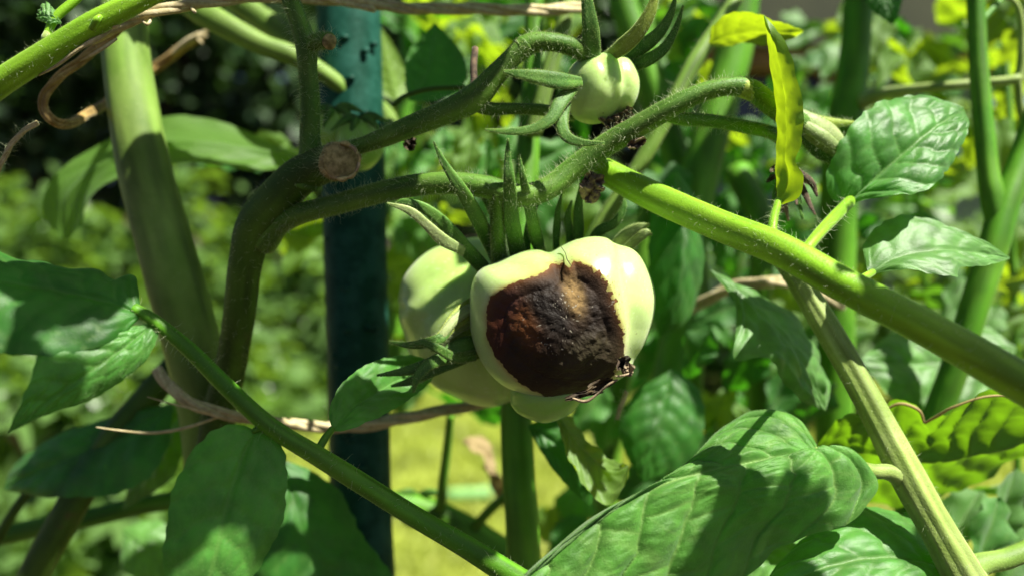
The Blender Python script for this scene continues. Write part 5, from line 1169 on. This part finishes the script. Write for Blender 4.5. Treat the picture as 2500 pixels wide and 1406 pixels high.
def twine(label, pts, r=14, mat='twine', strands=3, turns=9, group='lengths of twine tied round the plants', fray=()):
    """laid cord: strands wound round a centre line, plus loose fibres"""
    e = empty('twine', P(*pts[0][:3]), label, 'twine', group)
    base = crom([p[:3] for p in pts], 10)
    n = len(base)
    s = np.r_[0, np.cumsum(np.linalg.norm(np.diff(base[:, :2], axis=0), axis=1))]
    for k in range(strands):
        a = 2 * np.pi * k / strands + s / (r * 3.6)
        T = np.gradient(base[:, :2], axis=0); T /= np.linalg.norm(T, axis=1)[:, None] + 1e-9
        off = r * 0.48
        x = base[:, 0] - T[:, 1] * off * np.cos(a); y = base[:, 1] + T[:, 0] * off * np.cos(a)
        d = base[:, 2] + off * np.sin(a) * base[:, 2] / F
        tube('strand', [(x[i], y[i], d[i], r * 0.58) for i in range(n)], M[mat], e, sides=9, per=2, lump=0.10, lumpscale=300, hairs=44, hl=(0.001, 0.005), hairw=4e-5, hairmat='hair')
    for f in fray:
        tube('loose_fibre', f, M['twine'], e, sides=7, per=7, lump=0.2)
    return e
twine('straw twine running along the top of the picture from the left stalk to the right', [(225, 95, .282, 0), (280, 70, .275, 0), (350, 38, .272, 0), (430, 18, .275, 0), (520, 4, .285, 0), (640, -8, .30, 0), (780, -2, .315, 0), (900, 10, .325, 0), (1020, 22, .33, 0), (1150, 22, .335, 0), (1300, 26, .34, 0), (1420, 20, .35, 0)], 15,
      fray=([(270, 72, .262, 5), (240, 92, .258, 7), (190, 122, .256, 5), (140, 160, .257, 4), (95, 185, .259, 2)], [(285, 95, .262, 3), (240, 125, .259, 5), (195, 150, .26, 2)], [(470, 20, .28, 3), (475, 30, .275, 5), (455, 5, .28, 2)], [(370, 45, .272, 3), (360, 60, .27, 4), (345, 50, .272, 2)],
            [(262, 68, .262, 5), (280, 62, .258, 9), (290, 60, .262, 5)], [(215, 98, .262, 5), (228, 92, .258, 9), (242, 86, .262, 4)], [(860, 15, .322, 3), (905, 22, .315, 8), (915, 30, .32, 2)]))
twine('golden brown loop of twine hanging at the left of the thick stem', [(300, 62, .30, 0), (215, 135, .296, 0), (150, 185, .292, 0), (112, 228, .29, 0), (108, 268, .29, 0), (132, 298, .29, 0), (170, 302, .30, 0), (215, 280, .325, 0), (262, 250, .37, 0), (330, 200, .41, 0), (375, 170, .415, 0), (430, 128, .41, 0), (490, 88, .405, 0)], 12.5, 'twine_gold', group=None,
      fray=[([(450, 112, .405, 4), (478, 95, .40, 6), (500 + 6 * k, 84 - 9 * k + 14 * (k % 2), .398, 2)]) for k in range(-2, 4)] + [([(420, 132, .405, 4), (455, 104, .401, 8), (482, 88, .399, 7), (496, 80, .40, 3)])])
twine('pale curved straw end at the left edge below the twine loop', [(-10, 425, .275, 0), (8, 390, .273, 0), (30, 350, .271, 0), (62, 318, .27, 0), (92, 300, .27, 0)], 7, group=None)
twine('twine crossing low behind the leaf stalk and in front of the green stake', [(385, 900, .315, 0), (410, 940, .31, 0), (470, 985, .308, 0), (550, 1010, .31, 0), (640, 1025, .32, 0), (760, 1040, .33, 0), (880, 1040, .335, 0), (980, 1022, .34, 0), (1080, 1002, .345, 0), (1200, 980, .36, 0)], 15,
      fray=([(235, 1042, .30, 1.5), (290, 1050, .30, 3), (370, 1056, .302, 4), (450, 1044, .305, 4), (530, 1018, .31, 3)], [(500, 1005, .305, 2), (420, 985, .302, 2), (360, 968, .302, 1)]))
twine('sunlit twine behind the bright green stalk at the right', [(1640, 780, .40, 0), (1720, 735, .39, 0), (1790, 700, .38, 0), (1860, 690, .375, 0), (1930, 692, .375, 0), (1990, 710, .38, 0), (2060, 745, .39, 0)], 15)
twine('short pale straw hanging under the rotten tomato at its right', [(1530, 955, .30, 0), (1518, 985, .302, 0), (1506, 1022, .305, 0)], 6, group=None)

# ================================================================== LEAVES ABOVE THE FRAME (the plants go on; they cast the dappled shade)
LIT = [(1300, 650, .255), (1380, 620, .255), (1470, 590, .26), (1480, 680, .25), (1540, 640, .258), (1540, 720, .256), (1440, 760, .246), (1360, 740, .246), (1800, 1040, .277), (1900, 1040, .277), (1900, 1090, .262), (1980, 1085, .266), (1800, 1110, .258), (1430, 130, .262), (1500, 145, .258), (1490, 230, .257), (1250, 450, .262), (1450, 160, .262), (1470, 195, .26), (1530, 170, .262), (1540, 220, .26), (1555, 82, .259), (1340, 95, .262), (1100, 430, .265), (1180, 440, .263), (1450, 360, .264), (1560, 300, .261), (1700, 220, .258), (1780, 205, .258), (1850, 225, .263), (1700, 285, .263), (1850, 310, .272),
       (1500, 415, .276), (1560, 445, .273), (1600, 470, .271), (1650, 490, .268), (1700, 510, .259), (1750, 530, .254), (1800, 550, .249), (1850, 575, .244), (1900, 590, .240), (1930, 200, .252), (1930, 400, .252), (1250, 625, .27), (1320, 620, .268), (1440, 600, .265), (1440, 640, .258), (1500, 620, .262), (1560, 680, .262), (1580, 750, .265), (1410, 710, .253), (1270, 790, .253), (1570, 840, .268),
       (1060, 670, .30), (1020, 700, .305), (1100, 640, .302), (1000, 760, .305), (1030, 840, .305), (1040, 640, .31), (1080, 730, .298), (1120, 690, .296), (1060, 900, .31), (1850, 1060, .275), (1750, 1090, .27), (1650, 1180, .25), (1500, 1240, .247), (1400, 1310, .245), (1330, 1390, .243), (1550, 1290, .247), (1450, 1380, .24), (1700, 1200, .25), (1840, 1180, .255), (1500, 1330, .243), (1950, 1080, .268), (2060, 400, .256), (2080, 320, .257), (2040, 440, .257), (2400, 600, .287), (2250, 660, .27), (2320, 560, .286),
       (2120, 960, .281), (2170, 1060, .277), (2250, 1220, .27), (2340, 1380, .265), (2050, 1290, .28), (2180, 1280, .287), (150, 840, .222), (200, 865, .223), (300, 830, .231), (340, 850, .233), (250, 900, .226), (230, 940, .225), (300, 890, .23), (540, 1350, .231), (500, 1400, .23), (570, 1400, .232), (1020, 940, .283), (340, 250, .332), (345, 320, .332), (330, 160, .335), (890, 60, .37), (890, 120, .37), (890, 180, .37), (1850, 80, .31),
       (2300, 1150, .31), (2450, 1130, .306), (2150, 1200, .325), (2280, 1060, .31), (400, 40, .27), (300, 70, .28), (60, 150, .256), (250, 45, .257), (460, 100, .41), (800, 170, .40), (680, 75, .41), (545, 60, .36), (2200, 880, .385), (2350, 940, .385), (1800, 720, .315), (950, 160, .42), (1080, 480, .256), (1110, 770, .266), (2000, 310, .263), (1300, 315, .255), (2100, 620, .28), (1660, 570, .35), (1860, 690, .375)]
EE1 = np.cross(SUN, [0, 1, 0]); EE1 /= np.linalg.norm(EE1); EE2 = np.cross(SUN, EE1)
LUV = np.array([[P(*q) @ EE1, P(*q) @ EE2] for q in LIT])
def canopy(px, py, d, s, size, parent, kind, spin, tilt=0.2):
    """a leaf of the same plants higher up, over the target towards the sun; kept off the spots the sun reaches"""
    c0 = P(px, py, d) + SUN * s
    for q in (1.0, 0.85, 0.7, 0.58, 0.46, 0.36, 0.28):
        for da in range(0, 180, 15):
            a = math.radians(spin + da); sz = size * q
            cu = np.array([c0 @ EE1, c0 @ EE2]); dvu = np.array([math.cos(a), math.sin(a)])
            r = LUV - cu; al = r @ dvu; ac = r @ np.array([-dvu[1], dvu[0]])
            if ((al / (sz * 0.5 + .003)) ** 2 + (ac / (sz * 0.31 + .003)) ** 2).min() > 1.0:
                dv = EE1 * math.cos(a) + EE2 * math.sin(a)
                place_leaf('leaf', c0 - dv * sz * 0.5, dv, SUN + RNG.normal(0, tilt, 3), sz, M['leaf'], parent, kind)
                return True
    return False
CAN = [(940, 640, .36, .27, .05, 90), (945, 800, .36, .3, .06, 90), (950, 950, .36, .32, .06, 80), (955, 1150, .36, .35, .07, 90), (955, 1330, .36, .37, .07, 90), (130, 260, .292, .14, .035, 30), (200, 150, .295, .12, .03, 60), # target px, py, depth, distance towards the sun, leaf length
    (600, 700, .30, .26, .085, 30), (560, 860, .31, .27, .08, 100), (650, 560, .29, .22, .06, 200), (760, 300, .277, .16, .05, 80), (760, 180, .275, .13, .04, 20), (950, 340, .27, .17, .055, 150), (1060, 290, .266, .16, .04, 60), (860, 420, .28, .2, .05, 110), (760, 470, .285, .2, .05, 10),
    (420, 620, .335, .26, .085, 60), (460, 800, .336, .30, .085, 120), (350, 480, .336, .22, .05, 10), (300, 120, .338, .15, .035, 45),
    (880, 400, .36, .22, .10, 20), (870, 600, .36, .26, .10, 80), (880, 800, .36, .30, .10, 140), (880, 1000, .36, .33, .10, 40), (890, 1250, .36, .36, .11, 100),
    (120, 720, .23, .2, .075, 10), (60, 840, .22, .22, .06, 70), (240, 720, .236, .2, .05, 100), (120, 940, .215, .23, .05, 30), (70, 1000, .213, .25, .05, 0), (90, 940, .215, .25, .03, 60), (60, 1040, .212, .27, .03, 20), (440, 1150, .233, .27, .05, 30), (430, 1290, .229, .29, .045, 80), (640, 1220, .24, .28, .05, 90), (620, 1340, .236, .29, .04, 60), (530, 1220, .235, .28, .045, 0), (560, 1120, .238, .26, .05, 40), (640, 1100, .242, .26, .04, 100), (480, 1320, .23, .29, .03, 120), (660, 1290, .238, .3, .04, 10), (420, 780, .236, .2, .03, 0), (365, 770, .235, .19, .015, 0),
    (580, 1150, .238, .26, .075, 95), (600, 1260, .236, .28, .07, 40), (480, 1230, .232, .28, .05, 80), (500, 900, .239, .22, .05, 140), (720, 1080, .244, .25, .05, 20), (900, 1190, .248, .26, .05, 30), (1080, 1300, .252, .28, .05, 30),
    (880, 980, .256, .23, .055, 40), (1180, 930, .31, .28, .055, 100), 
    (1270, 1100, .34, .32, .08, 90), (1280, 1300, .34, .35, .08, 40), (200, 1100, .36, .33, .11, 60), (380, 1080, .37, .33, .1, 20), (760, 1280, .34, .35, .11, 100), (250, 1300, .38, .36, .1, 150),
    (2100, 720, .226, .2, .05, 20), (2040, 690, .230, .2, .03, 50), (2260, 800, .219, .22, .07, 60), (2420, 900, .215, .24, .06, 100), (2180, 760, .223, .21, .05, 0), (2240, 340, .26, .16, .04, 0), (1980, 760, .29, .22, .045, 60), (1650, 1000, .38, .33, .12, 0), (1600, 650, .38, .26, .08, 70), (1740, 500, .46, .26, .12, 40), (1720, 700, .46, .3, .12, 100), (1930, 1190, .25, .3, .06, 50), (2250, 1330, .28, .32, .04, 20), (2380, 1040, .308, .3, .04, 80)]
for i, (px, py, d, s, size, spin) in enumerate(CAN):
    canopy(px, py, d, s, size * 0.8, A if px < 1300 else B, i % 6, spin)
